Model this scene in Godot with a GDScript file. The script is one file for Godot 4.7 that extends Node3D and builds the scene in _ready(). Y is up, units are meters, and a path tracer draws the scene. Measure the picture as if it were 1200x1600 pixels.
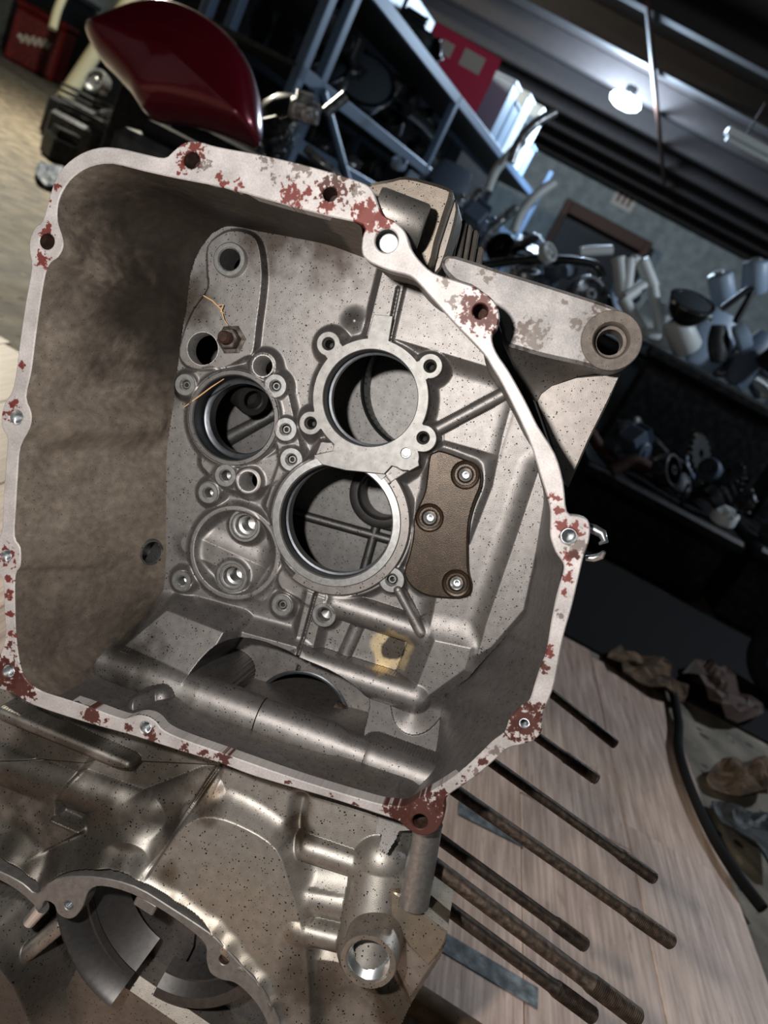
extends Node3D
# Crankcase of a motorcycle engine lying open on laminate planks in a breaker's store.

const FPX := 1232.0            # focal length in pixels of the 1200 x 1600 frame
const PITCH := 0.3316          # camera looks down 19 degrees
const ROLL := 0.4887           # and is rolled 28 degrees
const EYE := Vector3(0, 0.67, 0)
const SPAN := 470.0            # mm from the lens to the gasket face
const ZF := -95.0              # mm, floor of the case below the gasket face

var cam_basis: Basis
var case_cam: Basis            # case axes in camera axes
var case_org: Vector3          # case origin in camera axes, mm
var case_basis: Basis
var case_pos: Vector3
var foot := Vector3(0, -180, -60)   # base of the case in its own axes, mm
var taken := {}
var rng := RandomNumberGenerator.new()
var tex := {}
var M := {}


# ---------------------------------------------------------------- placing
func setup_frames() -> void:
	var r0 := Vector3(1, 0, 0)
	var u0 := Vector3(0, cos(PITCH), -sin(PITCH))
	var back := Vector3(0, sin(PITCH), cos(PITCH))
	cam_basis = Basis(r0 * cos(ROLL) + u0 * sin(ROLL), -r0 * sin(ROLL) + u0 * cos(ROLL), back)
	var ez := -Vector3(217.0 / FPX, 100.0 / FPX, -1.0).normalized()
	var ey := (Vector3.UP - ez * ez.y).normalized()
	case_cam = Basis(ey.cross(ez), ey, ez)
	case_org = Vector3(-120.0 / FPX, 60.0 / FPX, -1.0) * SPAN
	case_basis = cam_basis * case_cam
	case_pos = EYE + cam_basis * (case_org * 0.001)


func L(u: float, v: float, z := 0.0) -> Vector2:      # traced point on the case's plane z -> mm in the plane
	var d := Vector3((u - 600.0) / FPX, (800.0 - v) / FPX, -1.0)
	var ez := case_cam.z
	var p := d * ((z + case_org.dot(ez)) / d.dot(ez)) - case_org
	return Vector2(p.dot(case_cam.x), p.dot(case_cam.y))


func L3(u: float, v: float, z := 0.0) -> Vector3:
	var p := L(u, v, z)
	return Vector3(p.x, p.y, z)


func case_at_depth(u: float, v: float, d: float) -> Vector3:   # mm in case axes, d mm from the lens
	var p := Vector3((u - 600.0) / FPX, (800.0 - v) / FPX, -1.0) * d - case_org
	return case_cam.inverse() * p


func to_case(w: Vector3) -> Vector3:
	return case_basis.inverse() * (w - case_pos) * 1000.0


func W(u: float, v: float, d: float) -> Vector3:      # traced point at d metres -> world
	return EYE + cam_basis * (Vector3((u - 600.0) / FPX, (800.0 - v) / FPX, -1.0) * d)


func WF(u: float, v: float, y := 0.0) -> Vector3:     # traced point on the level y
	var d := cam_basis * Vector3((u - 600.0) / FPX, (800.0 - v) / FPX, -1.0)
	return EYE + d * ((y - EYE.y) / d.y)


func px(list: Array, z := 0.0) -> PackedVector2Array:
	var out := PackedVector2Array()
	for i in range(0, list.size(), 2):
		out.append(L(list[i], list[i + 1], z))
	return out


func smooth_closed(p: PackedVector2Array, sub := 4) -> PackedVector2Array:
	var out := PackedVector2Array()
	var n := p.size()
	for i in n:
		var a := p[(i + n - 1) % n]
		var b := p[i]
		var c := p[(i + 1) % n]
		var d := p[(i + 2) % n]
		for k in sub:
			out.append(b.cubic_interpolate(c, a, d, float(k) / sub))
	if Geometry2D.is_polygon_clockwise(out):
		out.reverse()
	return out


func ccw(p: PackedVector2Array) -> PackedVector2Array:
	if Geometry2D.is_polygon_clockwise(p):
		p.reverse()
	return p


func circle2(c: Vector2, r: float, n := 32) -> PackedVector2Array:
	var out := PackedVector2Array()
	for k in n:
		out.append(c + Vector2.from_angle(TAU * k / n) * r)
	return out


# ---------------------------------------------------------------- meshes
class MB:
	var v := PackedVector3Array()
	var n := PackedVector3Array()
	var c := PackedColorArray()
	var t := PackedVector2Array()
	var i := PackedInt32Array()

	func add(p: Vector3, nn: Vector3, col := Color.WHITE, uv := Vector2.ZERO) -> int:
		v.append(p)
		n.append(nn)
		c.append(col)
		t.append(uv)
		return v.size() - 1

	func tri(a: int, b: int, d: int) -> void:
		var g := (v[b] - v[a]).cross(v[d] - v[a])
		if g.dot(n[a] + n[b] + n[d]) > 0.0:
			i.append_array(PackedInt32Array([a, d, b]))
		else:
			i.append_array(PackedInt32Array([a, b, d]))

	func quad(a: int, b: int, d: int, e: int) -> void:
		tri(a, b, d)
		tri(a, d, e)

	func face(pts: Array, away: Vector3, col := Color.WHITE) -> void:      # flat fan, its normal turned away from a point
		var g: Vector3 = (pts[1] - pts[0]).cross(pts[2] - pts[0]).normalized()
		var m := Vector3.ZERO
		for p in pts:
			m += p
		if g.dot(m / pts.size() - away) < 0.0:
			g = -g
		var first := v.size()
		for p in pts:
			add(p, g, col)
		for k in range(2, pts.size()):
			tri(first, first + k - 1, first + k)

	func lathe(prof: Array, xf := Transform3D(), segs := 32, col := Color.WHITE, a0 := 0.0, a1 := TAU) -> void:
		# profile points are (radius, height along local z); a profile that climbs outside, then goes in and down, faces out
		var m := prof.size()
		var dirs := []
		for k in m - 1:
			var d: Vector2 = (prof[k + 1] - prof[k]).normalized()
			dirs.append(Vector2(d.y, -d.x))
		var rows := []                       # [point, normal], doubled at sharp edges
		for k in m - 1:
			var n0: Vector2 = dirs[k]
			var n1: Vector2 = dirs[k]
			if k > 0 and dirs[k - 1].dot(dirs[k]) > 0.8:
				n0 = (dirs[k - 1] + dirs[k]).normalized()
			if k < m - 2 and dirs[k + 1].dot(dirs[k]) > 0.8:
				n1 = (dirs[k + 1] + dirs[k]).normalized()
			rows.append([prof[k], n0, prof[k + 1], n1])
		for r in rows:
			var base := v.size()
			for s in segs + 1:
				var a := a0 + (a1 - a0) * s / segs
				var e := Vector3(cos(a), sin(a), 0)
				add(xf * (e * r[0].x + Vector3(0, 0, r[0].y)), (xf.basis * (e * r[1].x + Vector3(0, 0, r[1].y))).normalized(), col, Vector2(a / TAU, r[0].y * 0.01))
				add(xf * (e * r[2].x + Vector3(0, 0, r[2].y)), (xf.basis * (e * r[3].x + Vector3(0, 0, r[3].y))).normalized(), col, Vector2(a / TAU, r[2].y * 0.01))
			for s in segs:
				var q := base + s * 2
				if r[0].x > 1e-5:
					tri(q, q + 1, q + 2)
				if r[2].x > 1e-5:
					tri(q + 1, q + 3, q + 2)

	func tube(path: Array, radii: Array, segs := 10, col := Color.WHITE, capped := true) -> void:
		var side := Vector3.ZERO
		var base := v.size()
		var m := path.size()
		for k in m:
			var d: Vector3 = (path[mini(k + 1, m - 1)] - path[maxi(k - 1, 0)]).normalized()
			if side == Vector3.ZERO:
				side = d.cross(Vector3(0.31, 0.77, 0.55)).normalized()
			side = (side - d * side.dot(d)).normalized()
			var up := d.cross(side)
			for s in segs:
				var e := side * cos(TAU * s / segs) + up * sin(TAU * s / segs)
				add(path[k] + e * radii[mini(k, radii.size() - 1)], e, col)
		for k in m - 1:
			for s in segs:
				var a := base + k * segs + s
				var b := base + k * segs + (s + 1) % segs
				quad(a, b, b + segs, a + segs)
		if capped:
			for e in [0, m - 1]:
				var d: Vector3 = (path[0] - path[1]) if e == 0 else (path[m - 1] - path[m - 2])
				var q := add(path[e], d.normalized(), col)
				var first := v.size()
				for s in segs:
					add(v[base + e * segs + s], d.normalized(), col)
				for s in segs:
					tri(q, first + s, first + (s + 1) % segs)

	func box(lo: Vector3, hi: Vector3, b := 0.0, xf := Transform3D(), col := Color.WHITE) -> void:   # box with chamfered edges
		var c0 := (lo + hi) / 2.0
		var h := (hi - lo) / 2.0
		b = minf(b, minf(h.x, minf(h.y, h.z)) * 0.9)
		var mid := xf * c0
		for ax in 3:
			for s: float in [-1.0, 1.0]:
				var pts := []
				for q: Vector2 in [Vector2(-1, -1), Vector2(1, -1), Vector2(1, 1), Vector2(-1, 1)]:
					var p := Vector3.ZERO
					p[ax] = s * h[ax]
					p[(ax + 1) % 3] = q.x * (h[(ax + 1) % 3] - b)
					p[(ax + 2) % 3] = q.y * (h[(ax + 2) % 3] - b)
					pts.append(xf * (c0 + p))
				face(pts, mid, col)
		if b <= 0.0:
			return
		for ax in 3:
			for s1: float in [-1.0, 1.0]:
				for s2: float in [-1.0, 1.0]:
					var pts := []
					for k in 4:
						var p := Vector3.ZERO
						p[ax] = (h[ax] - b) * (-1.0 if k == 0 or k == 3 else 1.0)
						p[(ax + 1) % 3] = s1 * (h[(ax + 1) % 3] - (b if k >= 2 else 0.0))
						p[(ax + 2) % 3] = s2 * (h[(ax + 2) % 3] - (b if k < 2 else 0.0))
						pts.append(xf * (c0 + p))
					face(pts, mid, col)
		for s0: float in [-1.0, 1.0]:
			for s1: float in [-1.0, 1.0]:
				for s2: float in [-1.0, 1.0]:
					var sg := Vector3(s0, s1, s2)
					face([xf * (c0 + sg * (h - Vector3(0, b, b))), xf * (c0 + sg * (h - Vector3(b, 0, b))), xf * (c0 + sg * (h - Vector3(b, b, 0)))], mid, col)

	func plate(outer: PackedVector2Array, holes: Array, z1: float, z0: float, bev := 0.6, col := Color.WHITE, deep := -1.0) -> void:
		# flat piece between z0 and z1 with chamfered rim and holes; deep: how far the hole walls go down
		var top := MB.inset(outer, bev)
		var cuts := []
		for hl in holes:
			cuts.append(MB.inset(hl, -bev))
		var xs := [-1e5, 1e5]
		for hl in holes:
			var m := Vector2.ZERO
			for p in hl:
				m += p
			xs.append(m.x / hl.size())
		xs.sort()
		for k in xs.size() - 1:
			if xs[k + 1] - xs[k] < 1e-3:
				continue
			var slab := PackedVector2Array([Vector2(xs[k], -1e5), Vector2(xs[k + 1], -1e5), Vector2(xs[k + 1], 1e5), Vector2(xs[k], 1e5)])
			var polys := Geometry2D.intersect_polygons(top, slab)
			for hl in cuts:
				var next: Array[PackedVector2Array] = []
				for p in polys:
					next.append_array(Geometry2D.clip_polygons(p, hl))
				polys = next
			for p in polys:
				var ids := Geometry2D.triangulate_polygon(p)
				var first := v.size()
				for q in p:
					add(Vector3(q.x, q.y, z1), Vector3(0, 0, 1), col, q * 0.001)
				for q in range(0, ids.size(), 3):
					tri(first + ids[q], first + ids[q + 1], first + ids[q + 2])
		rim(outer, top, z1, z0, bev, col, 1.0)
		for k in holes.size():
			rim(holes[k], cuts[k], z1, z0 if deep < 0.0 else z1 - deep, bev, col, -1.0)

	func rim(edge: PackedVector2Array, top: PackedVector2Array, z1: float, z0: float, bev: float, col: Color, out: float) -> void:
		var m := edge.size()
		var ccw := -1.0 if Geometry2D.is_polygon_clockwise(edge) else 1.0
		var base := v.size()
		for k in m + 1:
			var p := edge[k % m]
			var d := (edge[(k + 1) % m] - edge[(k + m - 1) % m]).normalized()
			var nn := Vector2(d.y, -d.x) * ccw * out
			var q := top[k % m]
			var slope := Vector3(nn.x, nn.y, 1).normalized()
			add(Vector3(q.x, q.y, z1), slope, col, q * 0.001)
			add(Vector3(p.x, p.y, z1 - bev), slope, col, p * 0.001)
			add(Vector3(p.x, p.y, z1 - bev), Vector3(nn.x, nn.y, 0), col, p * 0.001)
			add(Vector3(p.x, p.y, z0), Vector3(nn.x, nn.y, 0), col, p * 0.001)
		for k in m:
			var a := base + k * 4
			quad(a, a + 1, a + 5, a + 4)
			quad(a + 2, a + 3, a + 7, a + 6)

	static func inset(p: PackedVector2Array, b: float) -> PackedVector2Array:
		var out := PackedVector2Array()
		var m := p.size()
		var ccw := -1.0 if Geometry2D.is_polygon_clockwise(p) else 1.0
		for k in m:
			var d := (p[(k + 1) % m] - p[(k + m - 1) % m]).normalized()
			out.append(p[k] - Vector2(d.y, -d.x) * ccw * b)
		return out

	func rings(list: Array, col := Color.WHITE, closed := true) -> void:     # skin through rings of equal size, smooth normals
		var base := v.size()
		var m: int = list[0].size()
		for r in list.size():
			for k in m:
				var pa: Vector3 = list[r][(k + 1) % m if closed else mini(k + 1, m - 1)]
				var pb: Vector3 = list[r][(k + m - 1) % m if closed else maxi(k - 1, 0)]
				var pc: Vector3 = list[mini(r + 1, list.size() - 1)][k]
				var pd: Vector3 = list[maxi(r - 1, 0)][k]
				add(list[r][k], (pa - pb).cross(pc - pd).normalized(), col)
		for r in list.size() - 1:
			for k in (m if closed else m - 1):
				var a := base + r * m + k
				var b := base + r * m + (k + 1) % m
				quad(a, b, b + m, a + m)

	func made(scale := 1.0, shift := Vector3.ZERO) -> ArrayMesh:
		var vv := v
		if scale != 1.0 or shift != Vector3.ZERO:
			vv = PackedVector3Array()
			vv.resize(v.size())
			for k in v.size():
				vv[k] = (v[k] - shift) * scale
		var arr := []
		arr.resize(Mesh.ARRAY_MAX)
		arr[Mesh.ARRAY_VERTEX] = vv
		arr[Mesh.ARRAY_NORMAL] = n
		arr[Mesh.ARRAY_COLOR] = c
		arr[Mesh.ARRAY_TEX_UV] = t
		arr[Mesh.ARRAY_INDEX] = i
		var mesh := ArrayMesh.new()
		mesh.add_surface_from_arrays(Mesh.PRIMITIVE_TRIANGLES, arr)
		return mesh


class Field:      # a cast wall as heights over the case plane (mm): plateaus, ribs and pockets blend with fillets
	var x0 := 0.0
	var y0 := 0.0
	var st := 0.6
	var nx := 0
	var ny := 0
	var h := PackedFloat32Array()
	var off := PackedByteArray()
	var col := PackedColorArray()

	func _init(lo: Vector2, hi: Vector2, step: float, tone: Color) -> void:
		x0 = lo.x
		y0 = lo.y
		st = step
		nx = int((hi.x - lo.x) / step) + 1
		ny = int((hi.y - lo.y) / step) + 1
		h.resize(nx * ny)
		off.resize(nx * ny)
		col.resize(nx * ny)
		col.fill(tone)

	func span(lo: Vector2, hi: Vector2) -> Rect2i:
		var a := Vector2i(clampi(int((lo.x - x0) / st), 0, nx - 1), clampi(int((lo.y - y0) / st), 0, ny - 1))
		var b := Vector2i(clampi(int((hi.x - x0) / st) + 1, 0, nx - 1), clampi(int((hi.y - y0) / st) + 1, 0, ny - 1))
		return Rect2i(a, b - a + Vector2i.ONE)

	func put(k: int, q: float, blend: float, up: bool) -> void:
		var a := h[k]
		var e := blend - absf(a - q)
		var f := e * e / (4.0 * blend) if e > 0.0 else 0.0
		h[k] = maxf(a, q) + f if up else minf(a, q) - f

	func disc(c: Vector2, r: float, top: float, slope := 2.5, blend := 3.0, up := true, reach := 22.0) -> void:
		var rc := span(c - Vector2.ONE * (r + reach), c + Vector2.ONE * (r + reach))
		var sg := 1.0 if up else -1.0
		for j in range(rc.position.y, rc.end.y):
			for i in range(rc.position.x, rc.end.x):
				var d := Vector2(x0 + i * st - c.x, y0 + j * st - c.y).length() - r
				if d < reach:
					put(j * nx + i, top - sg * maxf(0.0, d) * slope, blend, up)

	func ring(c: Vector2, r: float, half: float, top: float, slope := 2.0, blend := 2.0) -> void:
		var reach := half + 10.0
		var rc := span(c - Vector2.ONE * (r + reach), c + Vector2.ONE * (r + reach))
		for j in range(rc.position.y, rc.end.y):
			for i in range(rc.position.x, rc.end.x):
				var d := absf(Vector2(x0 + i * st - c.x, y0 + j * st - c.y).length() - r) - half
				if d < 10.0:
					put(j * nx + i, top - maxf(0.0, d) * slope, blend, true)

	func bar(a: Vector2, b: Vector2, r: float, top: float, slope := 1.5, blend := 3.0, up := true, top_b := 1e9, reach := 22.0) -> void:   # flat-topped bar
		var rr := Vector2.ONE * (r + reach)
		var rc := span(a.min(b) - rr, a.max(b) + rr)
		var ab := b - a
		var sg := 1.0 if up else -1.0
		var tb := top if top_b > 1e8 else top_b
		for j in range(rc.position.y, rc.end.y):
			for i in range(rc.position.x, rc.end.x):
				var p := Vector2(x0 + i * st, y0 + j * st) - a
				var f := clampf(p.dot(ab) / ab.length_squared(), 0.0, 1.0)
				var d := (p - ab * f).length() - r
				if d < reach:
					put(j * nx + i, lerpf(top, tb, f) - sg * maxf(0.0, d) * slope, blend, up)

	func rod(a: Vector2, b: Vector2, r: float, ha: float, hb: float, blend := 3.0, flat_ends := false) -> void:   # round rod, ha / hb: height of its crest
		var rr := Vector2.ONE * (r + 2.0)
		var rc := span(a.min(b) - rr, a.max(b) + rr)
		var ab := b - a
		for j in range(rc.position.y, rc.end.y):
			for i in range(rc.position.x, rc.end.x):
				var p := Vector2(x0 + i * st, y0 + j * st) - a
				var g := p.dot(ab) / ab.length_squared()
				if flat_ends and (g < 0.0 or g > 1.0):
					continue
				var f := clampf(g, 0.0, 1.0)
				var d := (p - ab * f).length()
				if d < r:
					put(j * nx + i, lerpf(ha, hb, f) - r + sqrt(r * r - d * d), blend, true)

	func poly(p: PackedVector2Array, top: float, slope := 2.5, blend := 3.0, up := true, reach := 18.0, tilt := Vector2.ZERO) -> void:
		var lo := p[0]
		var hi := p[0]
		for q in p:
			lo = lo.min(q)
			hi = hi.max(q)
		var mid := (lo + hi) / 2.0
		var rc := span(lo - Vector2.ONE * reach, hi + Vector2.ONE * reach)
		var sg := 1.0 if up else -1.0
		var m := p.size()
		for j in range(rc.position.y, rc.end.y):
			for i in range(rc.position.x, rc.end.x):
				var q := Vector2(x0 + i * st, y0 + j * st)
				var best := 1e9
				var inside := false
				var b := p[m - 1]
				for a in p:
					var e := b - a
					var w := q - a
					var f := clampf(w.dot(e) / e.length_squared(), 0.0, 1.0)
					best = minf(best, (w - e * f).length_squared())
					if (a.y > q.y) != (b.y > q.y) and q.x < e.x * (q.y - a.y) / e.y + a.x:
						inside = not inside
					b = a
				var d := 0.0 if inside else sqrt(best)
				if d < reach:
					put(j * nx + i, top + tilt.dot(q - mid) - sg * d * slope, blend, up)

	func side(a: Vector2, b: Vector2, fall: float, soft := 4.0, most := 1e9, lo := Vector2(-1e5, -1e5), hi := Vector2(1e5, 1e5)) -> void:   # right of a->b the floor climbs by fall per mm
		var d := (b - a).normalized()
		var nn := Vector2(d.y, -d.x)
		var rc := span(lo, hi)
		for j in range(rc.position.y, rc.end.y):
			for i in range(rc.position.x, rc.end.x):
				var s := (Vector2(x0 + i * st, y0 + j * st) - a).dot(nn)
				var f := (s + sqrt(s * s + soft * soft)) * 0.5
				h[j * nx + i] += clampf(f * absf(fall), 0.0, most) * signf(fall)

	func step_line(a: Vector2, b: Vector2, rise: float, width: float, lo := Vector2(-1e5, -1e5), hi := Vector2(1e5, 1e5)) -> void:   # right of a->b lies higher by rise
		var d := (b - a).normalized()
		var nn := Vector2(d.y, -d.x)
		var rc := span(lo, hi)
		for j in range(rc.position.y, rc.end.y):
			for i in range(rc.position.x, rc.end.x):
				var s := (Vector2(x0 + i * st, y0 + j * st) - a).dot(nn)
				h[j * nx + i] += rise * smoothstep(-width, width, s)

	func groove(a: Vector2, b: Vector2, width: float, depth: float) -> void:
		var rr := Vector2.ONE * width * 3.0
		var rc := span(a.min(b) - rr, a.max(b) + rr)
		var ab := b - a
		for j in range(rc.position.y, rc.end.y):
			for i in range(rc.position.x, rc.end.x):
				var p := Vector2(x0 + i * st, y0 + j * st) - a
				var d := (p - ab * clampf(p.dot(ab) / ab.length_squared(), 0.0, 1.0)).length() / width
				h[j * nx + i] -= depth * exp(-d * d)

	func drop(c: Vector2, r: float, below := 1e9) -> void:
		var rc := span(c - Vector2.ONE * r, c + Vector2.ONE * r)
		for j in range(rc.position.y, rc.end.y):
			for i in range(rc.position.x, rc.end.x):
				if h[j * nx + i] < below and Vector2(x0 + i * st - c.x, y0 + j * st - c.y).length() < r:
					off[j * nx + i] = 1

	func keep(p: PackedVector2Array, margin: float, also := PackedVector2Array()) -> void:
		var grown := Geometry2D.offset_polygon(p, margin)
		for j in ny:
			for i in nx:
				var q := Vector2(x0 + i * st, y0 + j * st)
				if not Geometry2D.is_point_in_polygon(q, grown[0]) and (also.is_empty() or not Geometry2D.is_point_in_polygon(q, also)):
					off[j * nx + i] = 1

	func tint(c: Vector2, r: float, tone: Color, soft := 0.5, noise: FastNoiseLite = null, rag := 0.0) -> void:
		var reach := r * (1.0 + soft + rag)
		var rc := span(c - Vector2.ONE * reach, c + Vector2.ONE * reach)
		for j in range(rc.position.y, rc.end.y):
			for i in range(rc.position.x, rc.end.x):
				var q := Vector2(x0 + i * st, y0 + j * st)
				var d := q.distance_to(c) / r
				if noise:
					d += noise.get_noise_2d(q.x, q.y) * rag
				var f := smoothstep(1.0 + soft, 1.0 - soft, d)
				if f > 0.0:
					col[j * nx + i] = col[j * nx + i].lerp(tone, f)

	func at(p: Vector2) -> float:
		return h[clampi(int(roundf((p.y - y0) / st)), 0, ny - 1) * nx + clampi(int(roundf((p.x - x0) / st)), 0, nx - 1)]

	func skin(z: float) -> MB:
		var out := MB.new()
		var ids := PackedInt32Array()
		ids.resize(nx * ny)
		for j in ny:
			for i in nx:
				var k := j * nx + i
				if off[k]:
					continue
				var gx := (h[k + (1 if i < nx - 1 else 0)] - h[k - (1 if i > 0 else 0)]) / (2.0 * st)
				var gy := (h[k + (nx if j < ny - 1 else 0)] - h[k - (nx if j > 0 else 0)]) / (2.0 * st)
				ids[k] = out.add(Vector3(x0 + i * st, y0 + j * st, z + h[k]), Vector3(-gx, -gy, 1).normalized(), col[k], Vector2(x0 + i * st, y0 + j * st) * 0.001)
		var idx := PackedInt32Array()
		for j in ny - 1:
			for i in nx - 1:
				var k := j * nx + i
				if off[k] or off[k + 1] or off[k + nx] or off[k + nx + 1]:
					continue
				idx.append_array(PackedInt32Array([ids[k], ids[k + nx], ids[k + 1], ids[k + 1], ids[k + nx], ids[k + nx + 1]]))
		out.i = idx
		return out


# ---------------------------------------------------------------- naming
func numbered(called: String) -> String:
	taken[called] = taken.get(called, -1) + 1
	return called if taken[called] == 0 else "%s_%03d" % [called, taken[called]]


func mesh_node(called: String, mesh: Mesh, m: Material, parent: Node = null, label := "") -> MeshInstance3D:
	var o := MeshInstance3D.new()
	o.name = called if parent else numbered(called)
	o.mesh = mesh
	o.material_override = m
	(parent if parent else self).add_child(o, true)
	if label:
		o.set_meta("label", label)
	return o


func thing(called: String, label: String, category: String, where := Vector3.ZERO, group := "") -> Node3D:
	var o := Node3D.new()
	o.name = numbered(called)
	add_child(o)
	o.position = where
	return tag(o, label, category, group)


func tag(o: Node3D, label: String, category: String, group := "") -> Node3D:
	o.set_meta("label", label)
	o.set_meta("category", category)
	if group:
		o.set_meta("group", group)
	return o


func structure(o: Node3D, label: String, category: String) -> Node3D:
	tag(o, label, category)
	o.set_meta("kind", "structure")
	return o


# ---------------------------------------------------------------- materials
func noise(seed_: int, freq: float, octaves := 4) -> FastNoiseLite:
	var f := FastNoiseLite.new()
	f.noise_type = FastNoiseLite.TYPE_SIMPLEX_SMOOTH
	f.seed = seed_
	f.frequency = freq
	f.fractal_octaves = octaves
	return f


func speckled(size: int, seed_: int, low: float, dots: int, dot_tone: float, rmax: float, light := 0, fine := 0.1) -> ImageTexture:   # grey grain with small pits; tiles
	var im := noise(seed_, 0.012, 4).get_seamless_image(size, size)
	var g := noise(seed_ + 7, 0.35, 2).get_seamless_image(size, size)
	im.convert(Image.FORMAT_RGB8)
	g.convert(Image.FORMAT_RGB8)
	var da := im.get_data()
	var db := g.get_data()
	for k in da.size():
		da[k] = clampi(int(255.0 * (low + (0.97 - low) * da[k] / 255.0 + fine * (db[k] / 255.0 - 0.5))), 0, 255)
	im = Image.create_from_data(size, size, false, Image.FORMAT_RGB8, da)
	var r := RandomNumberGenerator.new()
	r.seed = seed_
	for k in dots + light:
		var tone := (dot_tone if k < dots else 1.0)
		var c := Vector2(r.randf() * size, r.randf() * size)
		var rad := lerpf(0.6, rmax, pow(r.randf(), 3.0))
		var st := Vector2(r.randf_range(0.7, 1.4), r.randf_range(0.7, 1.4))
		for y in range(int(c.y - rad * 1.5), int(c.y + rad * 1.5) + 2):
			for x in range(int(c.x - rad * 1.5), int(c.x + rad * 1.5) + 2):
				var d := (Vector2(x, y) - c) * st
				if d.length() <= rad:
					im.set_pixel(posmod(x, size), posmod(y, size), Color(tone, tone, tone))
	return ImageTexture.create_from_image(im)


func grain_height(size: int, seed_: int, freq: float, oct := 3) -> ImageTexture:
	var im := noise(seed_, freq, oct).get_seamless_image(size, size)
	im.convert(Image.FORMAT_RGB8)
	return ImageTexture.create_from_image(im)


func mat(col: Color, rough: float, metal: float, t: Texture2D = null, tile_mm := 100.0, bump: Texture2D = null, bump_cm := 0.03, vcol := false, world := false) -> StandardMaterial3D:
	var m := StandardMaterial3D.new()
	m.albedo_color = col
	m.roughness = rough
	m.metallic = metal
	m.vertex_color_use_as_albedo = vcol
	if t or bump:
		m.uv1_triplanar = true
		m.uv1_world_triplanar = world
		m.uv1_triplanar_sharpness = 4.0
		m.uv1_scale = Vector3.ONE * (1000.0 / tile_mm)
	if t:
		m.albedo_texture = t
	if bump:
		m.heightmap_enabled = true
		m.heightmap_texture = bump
		m.heightmap_scale = bump_cm
	return m


# ---------------------------------------------------------------- the scene
func _ready() -> void:
	rng.seed = 20
	setup_frames()
	var cam := Camera3D.new()
	cam.name = "camera"
	add_child(cam)
	cam.transform = Transform3D(cam_basis, EYE)
	cam.fov = rad_to_deg(2.0 * atan(800.0 / FPX))
	cam.near = 0.02
	cam.far = 60.0
	var lens := CameraAttributesPhysical.new()
	lens.frustum_focal_length = 12.0 / tan(atan(800.0 / FPX))
	lens.frustum_focus_distance = 0.53
	lens.frustum_near = 0.02
	lens.frustum_far = 60.0
	lens.exposure_aperture = LENS_STOP
	cam.attributes = lens
	cam.current = true

	var env := Environment.new()
	env.background_mode = Environment.BG_COLOR
	env.background_color = Color(0.0, 0.0, 0.0)
	env.ambient_light_source = Environment.AMBIENT_SOURCE_DISABLED
	env.tonemap_mode = Environment.TONE_MAPPER_LINEAR
	env.tonemap_exposure = 1.0
	env.sdfgi_enabled = true
	env.ssao_enabled = true
	env.ssil_enabled = true
	var we := WorldEnvironment.new()
	we.name = "environment"
	we.environment = env
	add_child(we)

	var flash := OmniLight3D.new()          # the phone's own light, up and left of its lens
	flash.name = "phone_light"
	add_child(flash)
	flash.position = EYE + cam_basis * Vector3(-0.10, 0.075, 0.02)
	flash.light_color = Color(1.0, 0.985, 0.965)
	flash.light_energy = FLASH
	flash.light_size = 0.012
	flash.omni_range = 30.0
	flash.omni_attenuation = 2.0
	flash.shadow_enabled = true

	make_materials()
	build_room()
	build_crankcase()
	build_background()


const FLASH := 0.47
const LENS_STOP := 5.6


func make_materials() -> void:
	tex.cast = speckled(1024, 3, 0.84, 2600, 0.16, 4.2)
	tex.castf = speckled(1024, 5, 0.8, 900, 0.2, 3.0)
	tex.grime = speckled(1024, 9, 0.72, 1800, 0.2, 3.4, 1500, 0.34)
	tex.bump = grain_height(1024, 21, 0.16, 3)
	tex.lumps = grain_height(512, 22, 0.025, 4)
	tex.mott = speckled(512, 14, 0.35, 300, 0.2, 4.0, 0, 0.15)
	M.cast = mat(Color(0.80, 0.785, 0.775), 0.5, 0.86, tex.cast, 110.0, tex.bump, 0.007, true)
	M.cast_dark = mat(Color(0.44, 0.43, 0.425), 0.46, 0.8, tex.cast, 110.0, tex.bump, 0.007)
	M.shell = mat(Color(0.36, 0.35, 0.345), 0.4, 0.8, tex.castf, 80.0)
	M.face = mat(Color(0.56, 0.55, 0.54), 0.52, 0.7, tex.castf, 90.0, tex.bump, 0.003)
	M.mach = mat(Color(0.66, 0.655, 0.65), 0.36, 0.85, tex.castf, 60.0, tex.bump, 0.003)
	M.bright = mat(Color(0.86, 0.87, 0.88), 0.25, 0.95)
	M.bore = mat(Color(0.30, 0.31, 0.325), 0.34, 0.9, tex.castf, 70.0)
	M.dark = mat(Color(0.2, 0.19, 0.185), 0.5, 0.6, tex.castf, 70.0)
	M.grime = mat(Color(0.72, 0.70, 0.68), 0.62, 0.25, tex.grime, 90.0, tex.bump, 0.02, true)
	M.brown = mat(Color(0.235, 0.18, 0.125), 0.36, 0.5, tex.grime, 120.0, tex.bump, 0.01)
	M.lower = mat(Color(0.92, 0.90, 0.875), 0.48, 0.82, tex.cast, 130.0, tex.bump, 0.006, true)
	M.steel = mat(Color(0.46, 0.42, 0.39), 0.45, 0.75, tex.mott, 40.0, tex.bump, 0.01)
	M.rust = mat(Color(0.33, 0.2, 0.15), 0.7, 0.2, tex.mott, 40.0, tex.bump, 0.02)
	M.stud = mat(Color(0.42, 0.355, 0.305), 0.45, 0.6, tex.mott, 40.0, tex.bump, 0.012)
	M.stud2 = mat(Color(0.34, 0.285, 0.245), 0.42, 0.6, tex.mott, 40.0, tex.bump, 0.012)
	M.straw = mat(Color(0.75, 0.6, 0.42), 0.7, 0.0)


# ---------------------------------------------------------------- crankcase
var case: Node3D


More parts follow.
